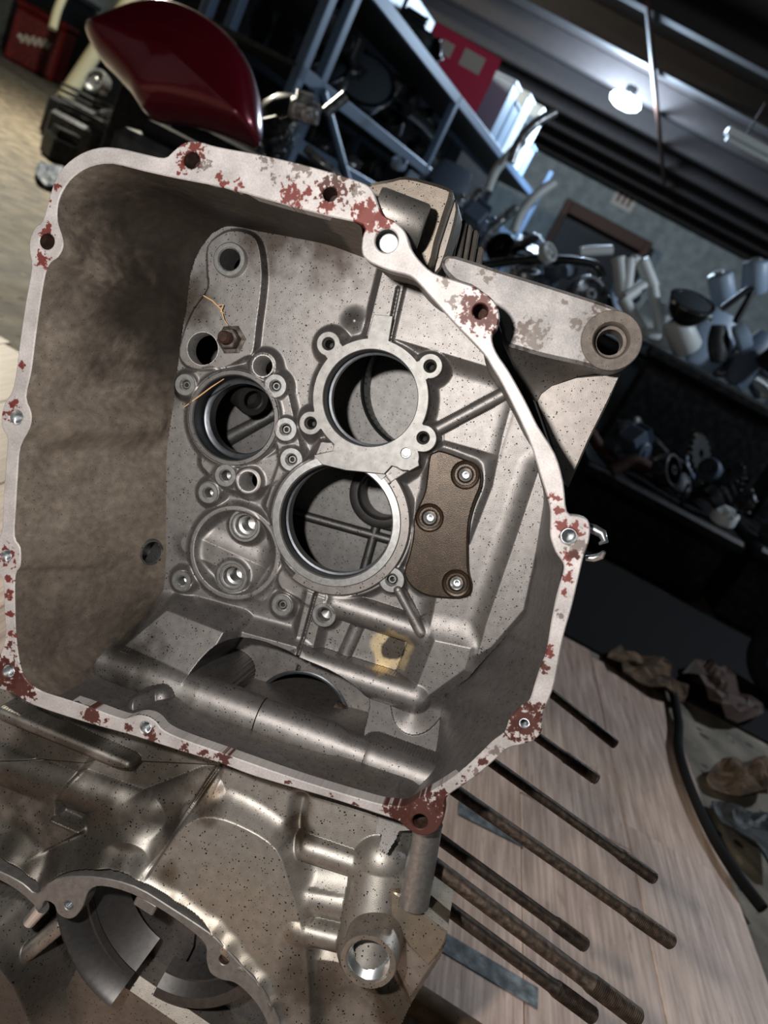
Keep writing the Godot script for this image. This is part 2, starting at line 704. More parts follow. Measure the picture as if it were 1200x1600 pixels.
func cpart(called: String, mb: MB, m: Material, label := "", parent: Node = null) -> MeshInstance3D:
	return mesh_node(called, mb.made(0.001, foot), m, parent if parent else case, label)


func zxf(p: Vector2, z: float) -> Transform3D:
	return Transform3D(Basis(), Vector3(p.x, p.y, z))


func tapped(r_out: float, r_hole: float, top: float, deep: float, thread := 0.0, csk := 0.8, skirt := 3.0) -> Array:   # drilled boss
	var p := [Vector2(r_out, top - skirt), Vector2(r_out, top - 0.4), Vector2(r_out - 0.4, top), Vector2(r_hole + csk, top), Vector2(r_hole, top - csk)]
	if thread > 0.0:
		var y := top - csk
		while y > top - deep:
			p.append(Vector2(r_hole + 0.35, y - thread * 0.5))
			p.append(Vector2(r_hole, y - thread))
			y -= thread
	p.append(Vector2(r_hole, top - deep))
	p.append(Vector2(0.0, top - deep - r_hole * 0.5))
	return p


var flange_out: PackedVector2Array
var flange_in: PackedVector2Array


func build_crankcase() -> void:
	case = thing("crankcase", "bare cast aluminium motorcycle crankcase standing open on the laminate planks with rusty studs sticking out", "crankcase", case_pos + case_basis * (foot * 0.001))
	case.basis = case_basis
	build_flange()
	build_side_walls()
	build_back_wall()
	build_bearings()
	build_bosses()
	build_retainer()
	build_inner_wall()
	build_lower_casing()
	build_outside()
	build_studs()


func build_flange() -> void:
	flange_out = smooth_closed(px([46, 375, 55, 354, 66, 345, 75, 315, 84, 285, 99, 260, 125, 240, 155, 230, 185, 231, 225, 240, 256, 246, 270, 236, 287, 223, 310, 221, 340, 229, 400, 240, 450, 251, 500, 264, 550, 279, 578, 292,
		588, 312, 598, 335, 617, 346, 633, 362, 641, 385, 654, 405, 677, 426, 712, 438, 745, 450, 770, 468, 780, 490, 776, 512, 768, 525, 775, 550, 795, 580, 820, 625, 840, 665, 867, 709, 880, 753, 886, 800, 904, 806, 918, 812, 922, 828, 919, 850, 911, 873,
		902, 912, 893, 950, 879, 1000, 867, 1065, 857, 1095, 848, 1115, 847, 1140, 836, 1156, 815, 1164, 795, 1169, 775, 1186, 740, 1216, 704, 1240, 695, 1254, 694, 1277, 682, 1299, 660, 1306, 637, 1296, 622, 1283, 587, 1271, 517, 1248, 400, 1214, 344, 1193, 280, 1173, 233, 1158,
		198, 1147, 130, 1128, 52, 1102, 17, 1082, -6, 1074, -16, 1054, -12, 1036, 2, 1018, 8, 990, 6, 950, 4, 905, -8, 890, -13, 868, -8, 848, 2, 830, 5, 780, 9, 720, 11, 685, 3, 668, 2, 648, 8, 628, 18, 612, 25, 580, 31, 530, 40, 470, 49, 418, 46, 396]), 3)
	flange_in = smooth_closed(px([89, 345, 90, 318, 98, 297, 114, 276, 140, 260, 175, 255, 225, 267, 275, 278, 350, 293, 450, 321, 520, 339, 567, 351, 566, 372, 565, 390, 569, 402, 583, 412, 610, 423, 640, 431, 657, 445, 675, 466, 720, 515, 755, 552, 770, 576, 787, 604, 825, 683, 844, 742, 858, 787, 860, 815,
		860, 838, 868, 862, 880, 880, 880, 895, 871, 925, 862, 968, 854, 1017, 845, 1040, 836, 1068, 828, 1093, 815, 1104, 797, 1121, 789, 1143, 770, 1158, 750, 1178, 717, 1208, 683, 1231, 650, 1250, 633, 1260, 613, 1259, 583, 1254, 467, 1219, 350, 1178, 290, 1157, 256, 1142, 243, 1128, 230, 1120, 214, 1118, 200, 1122, 186, 1122,
		128, 1101, 90, 1089, 64, 1080, 44, 1066, 32, 1044, 25, 1000, 23, 958, 23, 900, 31, 884, 31, 856, 22, 838, 24, 790, 27, 740, 31, 698, 46, 668, 48, 645, 40, 620, 48, 580, 55, 525, 62, 475, 70, 428, 78, 410, 90, 401, 98, 385, 96, 368]), 3)
	var holes := []
	var list := [[73, 377, 13, 1], [299, 250, 13, 1], [515, 303, 11, 1], [604, 376, 17.5, 0], [750, 486, 11, 1], [889, 838, 12, 2], [819, 1131, 8, 2], [656, 1284, 12, 1], [227, 1137, 10, 2], [13, 1049, 11, 2], [9, 868, 10, 2], [25, 652, 12, 2]]
	for q in list:
		holes.append(circle2(L(q[0], q[1]), q[2] * SPAN / FPX, 28))
	var mb := MB.new()
	mb.plate(flange_out, [flange_in] + holes, 0.0, -11.0, 0.7)
	var m := paint_mat(flange_paint(), 440.0, Vector2(-8, -10), 0.55, 0.3)
	var fl := cpart("gasket_flange", mb, m, "pale gasket face with red sealant remains")
	for q in list:
		var r: float = q[2] * SPAN / FPX
		var b := MB.new()
		var zz := -0.5
		if q[3] == 0:      # locating dowel sunk in the lug
			b.lathe([Vector2(r - 0.05, -1.0), Vector2(r - 0.05, -9.0)], zxf(L(q[0], q[1]), 0), 32)
			b.lathe([Vector2(r - 0.9, -12), Vector2(r - 0.9, -4.4), Vector2(r - 1.4, -3.9), Vector2(0.0, -3.9)], zxf(L(q[0], q[1]) + Vector2(0.6, -0.6), 0), 32)
			cpart("dowel", b, M.bright, "bright steel dowel", fl)
			continue
		var prof := [Vector2(r, zz)]
		var y := zz
		while y > -16.0:
			prof.append(Vector2(r - (0.15 if q[3] == 1 else 0.55), y - 0.6))
			prof.append(Vector2(r, y - 1.2))
			y -= 1.2
		prof.append(Vector2(0, y - 2.0))
		b.lathe(prof, zxf(L(q[0], q[1]), 0), 28)
		cpart("threaded_hole", b, M.bright if q[3] == 2 else M.rust, "", fl)


func flange_paint() -> ImageTexture:      # bare metal with red sealant left on it and oily smears, 400 mm square
	var size := 1400
	var spots := []         # [centre mm, radius mm, strength, 0 red 1 dark 2 deep red brown]
	for q in [[72, 362, 14, .6, 0], [66, 405, 12, .8, 0], [90, 290, 9, .5, 0], [80, 315, 8, .4, 0], [299, 240, 22, .75, 0], [285, 262, 12, .7, 0], [318, 256, 14, .55, 1], [345, 283, 16, .5, 0], [370, 292, 12, .5, 0], [455, 304, 18, .8, 0], [480, 300, 14, .5, 0], [520, 296, 24, .8, 2], [515, 320, 14, .7, 0],
		[575, 338, 20, 1.0, 0], [600, 342, 14, .8, 0], [560, 325, 12, .7, 0], [748, 482, 24, 1.0, 2], [765, 500, 18, .8, 2], [712, 470, 12, .6, 1], [865, 778, 9, .7, 0], [873, 796, 8, .7, 0], [876, 822, 14, .6, 0], [900, 828, 12, .8, 0], [900, 855, 16, .8, 1], [888, 870, 10, .8, 0], [896, 866, 9, .7, 2], [888, 900, 9, .7, 0], [880, 925, 8, .5, 0], [875, 960, 9, .5, 1], [858, 1018, 8, .9, 0],
		[850, 1043, 8, .9, 2], [820, 1128, 24, 1.0, 2], [838, 1108, 12, .8, 2], [800, 1140, 12, .8, 2], [775, 1172, 12, .5, 1], [755, 1190, 12, .5, 2], [740, 1203, 10, .5, 1], [720, 1220, 10, .5, 2], [656, 1284, 36, 1.3, 2], [625, 1270, 18, .9, 2], [690, 1250, 16, .9, 2], [602, 1264, 8, .7, 2], [555, 1255, 8, .5, 2], [518, 1240, 8, .4, 2], [450, 1222, 9, .5, 2],
		[348, 1185, 12, .8, 2], [318, 1178, 10, .8, 2], [290, 1168, 9, .7, 2], [236, 1150, 12, .9, 2], [200, 1140, 9, .8, 2], [143, 1117, 14, 1.0, 2], [165, 1129, 8, .5, 2], [30, 1070, 22, 1.1, 2], [12, 1050, 20, 1.1, 2], [50, 1085, 10, .8, 2], [0, 1035, 14, .9, 2], [18, 990, 9, .8, 0], [14, 960, 8, .7, 0], [14, 930, 9, .8, 0], [14, 905, 8, .8, 0], [10, 868, 16, .8, 0], [22, 630, 10, .7, 0], [14, 645, 12, .6, 0], [34, 570, 8, .7, 0],
		[470, 262, 26, .45, 1], [520, 275, 22, .5, 1], [415, 252, 18, .4, 1], [555, 296, 14, .5, 1], [430, 280, 12, .25, 1], [690, 440, 12, .4, 1], [15, 1010, 10, .6, 2]]:
		spots.append([L(q[0], q[1]), q[2] * SPAN / FPX, q[3], q[4]])
	return painted(size, 440.0, Vector2(-8, -10), 0.655, spots)


func painted(size: int, span_mm: float, mid: Vector2, grey: float, spots: Array) -> ImageTexture:      # metal with stains of their own shape, square, seen along the case axis
	var im := Image.create(size, size, false, Image.FORMAT_RGB8)
	var n1 := noise(31, 0.035, 4)
	var n2 := noise(32, 0.12, 4)
	var n3 := noise(33, 0.6, 2)
	var k2 := size / span_mm
	for y in size:
		for x in size:
			var p := Vector2(x - size / 2.0, size / 2.0 - y) / k2 + mid
			var g := grey + 0.10 * n1.get_noise_2d(p.x, p.y) + 0.05 * n3.get_noise_2d(p.x, p.y)
			im.set_pixel(x, y, Color(g, g * 0.965, g * 0.955))
	var cols := [Color(0.36, 0.13, 0.105), Color(0.27, 0.225, 0.2), Color(0.25, 0.105, 0.08)]
	for s in spots:
		var c: Vector2 = s[0] - mid
		var r: float = s[1] * 1.5
		for y in range(maxi(0, int(size / 2.0 - (c.y + r) * k2)), mini(size, int(size / 2.0 - (c.y - r) * k2))):
			for x in range(maxi(0, int(size / 2.0 + (c.x - r) * k2)), mini(size, int(size / 2.0 + (c.x + r) * k2))):
				var p := Vector2(x - size / 2.0, size / 2.0 - y) / k2
				var d: float = p.distance_to(c) / s[1]
				p += mid
				var f: float = s[2] * 0.9 - d * 0.75 + 0.95 * n2.get_noise_2d(p.x * 1.6, p.y * 1.6) + 0.3 * n3.get_noise_2d(p.x, p.y)
				if f > 0.0:
					im.set_pixel(x, y, im.get_pixel(x, y).lerp(cols[s[3]], clampf(f * 5.0, 0.0, 0.9 if s[3] != 1 else 0.6)))
	return ImageTexture.create_from_image(im)


func paint_mat(t: ImageTexture, span_mm: float, mid: Vector2, rough: float, metal: float) -> StandardMaterial3D:
	var m := mat(Color.WHITE, rough, metal)
	m.albedo_texture = t
	m.uv1_scale = Vector3(1000.0 / span_mm, -1000.0 / span_mm, 1)
	m.uv1_offset = Vector3(0.5 - mid.x / span_mm, 0.5 + mid.y / span_mm, 0)
	m.heightmap_enabled = true
	m.heightmap_texture = tex.lumps
	m.heightmap_scale = 0.012
	return m


func wall_ring() -> Array:      # [traced point at the gasket face, traced point on the floor of the case]
	var q := [[89, 345, 300, 470], [90, 320, 305, 430], [99, 297, 312, 408], [114, 276, 320, 392], [140, 260, 335, 372], [175, 255, 360, 358], [225, 267, 385, 358], [275, 278, 405, 362], [350, 293, 450, 370], [450, 321, 510, 382], [520, 339, 555, 398], [562, 352, 590, 412], [566, 385, 597, 422], [583, 412, 606, 432], [610, 423, 622, 440],
		[640, 431, 648, 446], [657, 445, 662, 458], [675, 466, 678, 472], [720, 515, 720, 508], [755, 552, 752, 538], [770, 576, 770, 560], [787, 604, 790, 592], [825, 683, 826, 668], [844, 742, 840, 735], [858, 787, 848, 775], [860, 838, 840, 828], [868, 862, 832, 860], [880, 880, 828, 885], [871, 925, 820, 920], [862, 968, 811, 958], [854, 1017, 787, 980], [845, 1040, 758, 1012],
		[836, 1068, 727, 1048], [828, 1093, 697, 1070], [797, 1121, 668, 1085], [789, 1143, 664, 1110], [770, 1158, 660, 1130], [750, 1178, 655, 1150], [717, 1208, 648, 1190], [683, 1231, 641, 1218], [650, 1250, 634, 1238], [633, 1260, 628, 1246]]
	var bottom := [[613, 1259], [583, 1254], [467, 1219], [350, 1178], [290, 1157], [256, 1142], [243, 1128], [230, 1120], [214, 1118], [200, 1122], [186, 1122], [128, 1101]]
	for b in bottom:
		q.append([b[0], b[1], b[0] + (817 - b[0]) * 0.15, b[1] + (700 - b[1]) * 0.15])
	q.append_array([[90, 1089, 205, 1020], [64, 1080, 225, 985], [44, 1066, 238, 965], [32, 1044, 247, 950], [25, 1000, 255, 938], [23, 958, 262, 925], [23, 900, 266, 900], [31, 884, 266, 885], [31, 856, 267, 855], [22, 838, 267, 838], [24, 790, 267, 790], [27, 740, 267, 745], [31, 698, 268, 705], [46, 668, 272, 675], [48, 645, 275, 655], [40, 620, 279, 628],
		[48, 580, 283, 590], [55, 525, 287, 560], [62, 475, 290, 535], [70, 428, 293, 515], [78, 410, 294, 508], [90, 401, 295, 502], [98, 385, 297, 494], [96, 368, 299, 485]])
	return q


var floor_line: PackedVector2Array


func build_side_walls() -> void:
	var q := wall_ring()
	var m := q.size()
	var a := PackedVector2Array()
	var b := PackedVector2Array()
	for e in q:
		a.append(L(e[0], e[1], 0))
		b.append(L(e[2], e[3], ZF))
	floor_line = ccw(b.duplicate())
	var sub := 5
	var n1 := noise(41, 0.02, 3)
	var n2 := noise(42, 0.09, 4)
	var n3 := noise(43, 0.012, 3)
	var rows := 46
	var cols := m * sub
	var grid := []
	for r in rows + 1:
		var t := float(r) / rows
		var line := []
		for k in cols + 1:
			var e := k / sub % m
			var f := float(k % sub) / sub
			var p0 := a[e].cubic_interpolate(a[(e + 1) % m], a[(e + m - 1) % m], a[(e + 2) % m], f)
			var p1 := b[e].cubic_interpolate(b[(e + 1) % m], b[(e + m - 1) % m], b[(e + 2) % m], f)
			var g := t
			var gap := p0.distance_to(p1)
			if gap > 30.0:
				g = lerpf(t, 1.0 - sqrt(maxf(0.0, 1.0 - t * t)), 0.18)
			var p := p0.lerp(p1, g)
			var z := lerpf(-1.0, ZF - 6.0, t)
			var w := smoothstep(0.04, 0.25, t) * smoothstep(30.0, 55.0, gap) * smoothstep(1.0, 0.85, t)
			var inward := (p1 - p0).normalized()
			# shallow waves of the cast wall, and one clear rib half way up the left side
			var s := n3.get_noise_2d(p.y * 1.0, z * 0.6) * 5.0 + n1.get_noise_2d(p.y, z) * 1.6
			var rb := (p.y - (32.0 - 0.12 * (z + 50.0))) / 11.0
			s += 5.5 * exp(-rb * rb) * w - 3.5 * exp(-pow((p.y - 14.0) / 8.0, 2.0)) * w
			p += inward * s * w
			line.append(Vector3(p.x, p.y, z))
		grid.append(line)
	# the grimy left and top wall, then the cleaner right and bottom wall
	var parts := [[0, 16], [16, 54], [54, m]]
	var hole_c := Vector3.ZERO
	var hole_n := Vector3.ZERO
	var near := 1e9
	for r in range(1, rows):
		for k in range(1, cols):
			var p: Vector3 = grid[r][k]
			var dd := px_of(p).distance_to(Vector2(237, 862))
			if dd < near:
				near = dd
				hole_c = p
				hole_n = (grid[r][k + 1] - grid[r][k - 1]).cross(grid[r + 1][k] - grid[r - 1][k]).normalized()
	if hole_n.x < 0.0:
		hole_n = -hole_n
	var oil_c: Vector3 = L3(315, 440, -85.0)
	var smear_c: Vector3 = L3(185, 330, -45.0)
	for part in 2:
		var mb := MB.new()
		var ranges := [parts[0], parts[2]] if part == 0 else [parts[1]]
		for rg in ranges:
			var list := []
			for r in rows + 1:
				var line := []
				for k in range(rg[0] * sub, rg[1] * sub + 1):
					line.append(grid[r][k])
				list.append(line)
			var first := mb.v.size()
			var count: int = list[0].size()
			for r in rows + 1:
				for k in count:
					var p: Vector3 = list[r][k]
					var pa: Vector3 = list[r][mini(k + 1, count - 1)]
					var pb: Vector3 = list[r][maxi(k - 1, 0)]
					var pc: Vector3 = list[mini(r + 1, rows)][k]
					var pd: Vector3 = list[maxi(r - 1, 0)][k]
					var nn := (pa - pb).cross(pc - pd).normalized()
					if nn.dot(Vector3(20, 0, -40) - p) < 0.0:
						nn = -nn
					var tone := Color(0.36, 0.35, 0.345)
					var fine := n2.get_noise_2d(p.y * 1.3 + p.x, p.z * 1.3)
					if part == 0:
						var t := float(r) / rows
						var wide := n3.get_noise_2d(p.y * 1.4 + p.x * 0.7, p.z * 1.4 + 40.0)
						var dist := p.distance_to(oil_c) / 104.0 + wide * 0.35 + fine * 0.12
						var oil := smoothstep(1.25, 0.45, dist)
						if p.y > 150.0:
							oil = maxf(oil, 0.8 * smoothstep(-140.0, -90.0, p.x))
						oil = maxf(oil, 0.55 * smoothstep(-20.0, -110.0, p.y))
						oil = maxf(oil, 0.75 * smoothstep(26.0, 8.0, p.distance_to(smear_c) + 14.0 * fine))
						tone = Color(0.42, 0.36, 0.305).lerp(Color(0.055, 0.04, 0.029), oil)
						tone = tone.lerp(Color(0.56, 0.50, 0.43), clampf(wide * 0.9 + fine * 0.5 - 0.2, 0.0, 0.4) * (1.0 - oil))
					tone = tone * (1.0 + 0.18 * fine)
					mb.add(p, nn, tone)
			for r in rows:
				for k in count - 1:
					var c0 := first + r * count + k
					if part == 0 and ((mb.v[c0] + mb.v[c0 + count + 1]) * 0.5).distance_to(hole_c) < 8.6:
						continue
					mb.quad(c0, c0 + 1, c0 + count + 1, c0 + count)
		var w := cpart("side_wall", mb, M.grime if part == 0 else M.cast, "oil-browned inner wall" if part == 0 else "")
		if part == 0:
			var side := hole_n.cross(Vector3.UP).normalized()
			var xf := Transform3D(Basis(side, hole_n.cross(side), hole_n), hole_c)
			var hb := MB.new()
			hb.lathe([Vector2(10.8, -2.5), Vector2(9.6, 0.3), Vector2(8.6, 0.5), Vector2(8.1, -0.4), Vector2(8.0, -14.0), Vector2(0, -14.5)], xf, 36)
			cpart("oil_hole", hb, M.cast_dark, "", w)


func build_back_wall() -> void:
	var lo := floor_line[0]
	var hi := floor_line[0]
	for p in floor_line:
		lo = lo.min(p)
		hi = hi.max(p)
	var f := Field.new(lo - Vector2(6, 6), hi + Vector2(6, 6), 0.6, Color(0.40, 0.39, 0.385))
	# facets of the right-hand side
	f.poly(px([808, 600, 850, 770, 838, 860, 818, 952, 762, 1012, 725, 1047, 668, 1087, 648, 1104, 640, 1090, 668, 1000, 684, 925, 735, 850, 770, 760, 786, 680], ZF + 6), 7.0, 0.75, 5.0)
	f.poly(px([842, 735, 852, 775, 838, 860, 818, 952, 768, 1010, 748, 1022, 760, 975, 800, 860], ZF + 12), 14.0, 0.75, 5.0)
	f.poly(px([680, 1000, 736, 1012, 726, 1045, 668, 1087, 650, 1104, 645, 1090], ZF + 12), 14.0, 0.7, 6.0)
	# upper right: ridge, rib and the bar along the parting line
	f.poly(px([624, 448, 660, 440, 720, 500, 800, 600, 786, 580, 612, 528], ZF + 7), 8.0, 0.9, 4.0)
	f.rod(L(683, 672, ZF), L(806, 606, ZF), 4.5, 8.0, 8.0, 3.0)
	f.poly(px([694, 676, 798, 618, 800, 650, 780, 712, 694, 688], ZF + 4), 4.0, 0.8, 5.0)
	f.poly(px([598, 420, 634, 432, 611, 530, 572, 525], ZF + 10), 10.0, 2.0, 4.0)
	f.disc(L(556, 503, ZF), 1.0, 6.0, 0.9, 5.0)
	# kidney pad top left
	f.poly(smooth_closed(px([325, 385, 345, 366, 367, 360, 392, 367, 404, 385, 409, 425, 407, 460, 401, 505, 395, 550, 382, 557, 345, 575, 300, 575, 280, 555, 287, 520, 297, 495, 305, 480, 325, 450, 324, 420], ZF + 6), 3), 6.0, 2.5, 2.0)
	# ledges round the bores
	f.disc(L(578, 622, ZF + 13), 39.0, 11.5, 2.0, 6.0)
	for q in [[513, 537], [672, 572], [485, 661], [660, 685], [635, 712]]:
		f.disc(L(q[0], q[1], ZF + 13), 8.2, 11.5, 2.2, 5.0)
		f.bar(L(q[0], q[1], ZF + 13), L(578, 622, ZF + 13), 7.0, 11.5, 2.2, 5.0)
	f.disc(L(524, 815, ZF + 10), 48.0, 9.0, 2.0, 5.0)
	f.disc(L(532, 822, ZF + 7), 51.0, 6.0, 2.0, 5.0)
	f.disc(L(364, 653, ZF + 7), 35.0, 7.0, 2.0, 5.0)
	f.poly(px([500, 690, 600, 700, 640, 735, 600, 760, 480, 740], ZF + 12), 10.0, 2.0, 5.0)
	# webs between the small bosses
	for q in [[411, 572, 430, 603, 8], [430, 603, 446, 671, 8], [446, 671, 455, 718, 8], [455, 718, 388, 752, 9], [388, 752, 352, 743, 9], [352, 743, 325, 770, 7], [455, 718, 430, 790, 7], [289, 601, 330, 590, 7], [352, 743, 330, 720, 8]]:
		f.bar(L(q[0], q[1], ZF + 5), L(q[2], q[3], ZF + 5), q[4], 5.0, 1.6, 4.0)
	for q in [[289, 601], [430, 603], [446, 671], [455, 718], [352, 743], [325, 770], [283, 908], [440, 946], [506, 961], [612, 906]]:
		f.disc(L(q[0], q[1], ZF + 8), 8.2, 7.0, 2.0, 4.0)
	f.disc(L(411, 572, ZF + 6), 10.0, 6.5, 2.0, 4.0)
	f.disc(L(388, 752, ZF + 8), 9.5, 8.0, 2.0, 4.0)
	# shallow cup with a raised rim, lower left
	f.disc(L(366, 864, ZF), 32.0, -3.0, 1.5, 3.0, false)
	f.ring(L(366, 864, ZF + 5), 33.0, 1.6, 5.0, 1.5, 3.0)
	f.bar(L(298, 850, ZF), L(420, 905, ZF), 7.0, 1.0, 0.7, 5.0)
	f.bar(L(410, 925, ZF), L(440, 880, ZF), 6.0, 3.0, 0.7, 5.0)
	for q in [[382, 821], [362, 901]]:
		f.disc(L(q[0], q[1], ZF + 5), 11.5, 3.5, 1.8, 4.0)
	# pad under the oil retainer
	f.poly(smooth_closed(px([675, 716, 690, 709, 724, 722, 742, 732, 745, 760, 733, 790, 726, 830, 726, 880, 730, 915, 720, 927, 668, 924, 648, 912, 640, 890, 645, 860, 652, 810, 668, 770], ZF + 7), 3), 7.0, 1.6, 5.0)
	# bars below the large bore
	f.rod(L(522, 946, ZF + 8), L(655, 990, ZF + 8), 10.5, 10.0, 10.0, 5.0)
	f.rod(L(622, 922, ZF + 8), L(658, 988, ZF + 8), 3.5, 11.0, 11.0, 3.0)
	f.poly(px([480, 925, 508, 935, 490, 1010, 462, 1000], ZF + 8), 8.0, 1.6, 4.0)
	f.rod(L(560, 975, ZF), L(540, 1020, ZF), 5.0, 3.0, 3.0, 4.0)
	f.bar(L(455, 905, ZF + 4), L(490, 925, ZF + 4), 9.0, 6.0, 1.5, 6.0)
	# the lower slope that runs out to the bottom of the gasket face
	var sa := L(258, 962, ZF)
	var sb := L(642, 1088, ZF)
	f.side(sa, sb, 0.93, 3.0, 84.0)
	f.bar(L(255, 968, ZF + 10), L(345, 996, ZF + 10), 7.0, 15.0, 1.4, 5.0)
	f.bar(L(350, 992, ZF + 10), L(466, 1024, ZF + 10), 7.0, 14.0, 1.6, 4.0)
	f.rod(L(470, 1032, ZF + 10), L(650, 1090, ZF + 10), 11.0, 19.0, 19.0, 4.0)
	# left chunk: a sloping block between the lip and the tube
	f.poly(px([250, 958, 346, 990, 312, 1064, 178, 1024], ZF + 34), 35.0, 2.2, 3.0, true, 18.0, Vector2(0.0, -0.5))
	# window to the chamber beneath
	var win := smooth_closed(px([348, 1013, 372, 1010, 408, 1018, 467, 1042, 525, 1068, 562, 1102, 560, 1140, 552, 1190, 500, 1186, 408, 1156, 318, 1126, 302, 1100, 322, 1045], ZF + 26), 3)
	f.poly(px([258, 1112, 392, 1140, 388, 1172, 300, 1158, 262, 1136], -30), 40.0, 1.6, 4.0, false)
	f.poly(win, -34.0, 16.0, 1.5, false, 22.0)
	f.rod(L(150, 1044, -44), L(300, 1099, -44), 15.5, 51.0, 51.5, 6.0)
	f.rod(L(575, 1200, -44), L(675, 1236, -44), 14.0, 50.0, 51.0, 6.0)
	f.rod(L(212, 1110, -20), L(240, 1100, -30), 9.0, 78.0, 62.0, 5.0)
	# parting line of the two halves
	for q in [[622, 450, 612, 500, 9], [612, 500, 600, 552, 13], [553, 697, 548, 735, 13], [500, 900, 492, 930, 9], [492, 930, 470, 1010, 8], [470, 1010, 462, 1040, 14], [412, 1095, 398, 1140, 50], [398, 1140, 388, 1172, 44]]:
		f.groove(L(q[0], q[1], ZF + q[4]), L(q[2], q[3], ZF + q[4]), 0.8, 4.0)
	# stains
	var dirt := noise(51, 0.05, 4)
	f.tint(L(300, 470, ZF), 16.0, Color(0.12, 0.1, 0.085), 0.8, dirt, 0.7)
	f.tint(L(272, 610, ZF), 10.0, Color(0.07, 0.055, 0.045), 0.7, dirt, 0.7)
	f.tint(L(520, 385, ZF), 22.0, Color(0.13, 0.11, 0.1), 0.8, dirt, 0.7)
	f.tint(L(420, 375, ZF), 18.0, Color(0.13, 0.11, 0.1), 0.8, dirt, 0.7)
	f.tint(L(200, 1040, ZF + 40), 24.0, Color(0.13, 0.12, 0.11), 0.8, dirt, 0.8)
	f.tint(L(340, 1080, ZF + 40), 18.0, Color(0.28, 0.27, 0.26), 0.8, dirt, 0.8)
	f.tint(L(611, 1013, ZF), 15.5, Color(1.0, 0.84, 0.55), 0.12, dirt, 0.3)
	f.tint(L(613, 1013, ZF), 9.0, Color(0.13, 0.12, 0.105), 0.1, dirt, 0.35)
	f.tint(L(400, 1120, ZF + 50), 5.0, Color(0.1, 0.08, 0.07), 0.5, dirt, 0.9)
	# openings
	f.drop(L(578, 622, ZF + 14), 34.3)
	for q in [[513, 537, 9.5], [672, 572, 9.5], [485, 661, 9.5], [661, 684, 9.5], [634, 708, 7.5]]:
		f.drop(L(q[0], q[1], ZF + 14), pxr(q[2], ZF + 14) + 0.9)
	f.drop(L(358, 405, ZF + 11), 9.6)
	f.drop(L(524, 815, ZF + 11), 42.0)
	f.drop(L(364, 653, ZF + 8), 31.8)
	f.drop(L(469, 1127, ZF - 34), 39.0, -20.0)
	f.drop(L(317, 545, ZF + 6), 11.3)
	f.drop(L(411, 572, ZF + 6), 7.6)
	f.drop(L(388, 752, ZF + 8), 7.4)
	for q in [[382, 821, 8.4], [362, 901, 7.8]]:
		f.drop(L(q[0], q[1], ZF + 4), q[2])
	for q in small_bosses():
		f.drop(L(q[0], q[1], ZF + q[4]), q[3] * 0.46 + 1.2)
	f.keep(floor_line, 4.0, ccw(px([610, 1085, 690, 1070, 690, 1270, 600, 1270], -60)))
	field_back = f
	# round tube across the front of the window, split where the halves meet
	var ax := ZF + 35.5
	var ta := L3(170, 1051, -44)
	var tb := L3(668, 1233, -44)
	ta.z = ax
	tb.z = ax + 1.5
	for q in [[0.0, 0.4672], [0.4705, 1.0]]:
		var tm := MB.new()
		var path := []
		var rad := []
		for k in 25:
			var t := lerpf(q[0], q[1], k / 24.0)
			path.append(ta.lerp(tb, t))
			rad.append(15.4 - 3.2 * smoothstep(0.70, 0.735, t) - (0.6 if (k == 0 and q[0] > 0) or (k == 24 and q[1] < 1) else 0.0))
		tm.tube(path, rad, 48, Color(0.40, 0.39, 0.385))
		cpart("cross_tube", tm, M.cast)
	cpart("back_wall", f.skin(ZF), M.cast, "cast inner wall with ribs and bearing seats")


var field_back: Field


func small_bosses() -> Array:      # traced centre, outer radius and hole radius in pixels, height, thread
	return [[289, 601, 17.5, 7.5, 8.0, 0], [430, 603, 18.5, 8, 8.0, 0], [446, 671, 18.5, 8, 8.0, 0], [455, 718, 18.5, 8, 8.5, 0], [352, 743, 18, 8.5, 8.5, 1], [325, 770, 17, 8, 8.0, 1], [283, 908, 16.5, 8, 8.0, 1], [440, 946, 17, 8, 8.0, 0], [506, 961, 19.5, 11.5, 9.0, 1], [612, 906, 20, 8.5, 9.0, 0]]


func px_of(p: Vector3) -> Vector2:
	var q := case_cam * p + case_org
	return Vector2(600.0 - FPX * q.x / q.z, 800.0 + FPX * q.y / q.z)


func pxr(r: float, z: float) -> float:
	return r * (SPAN - z) / FPX


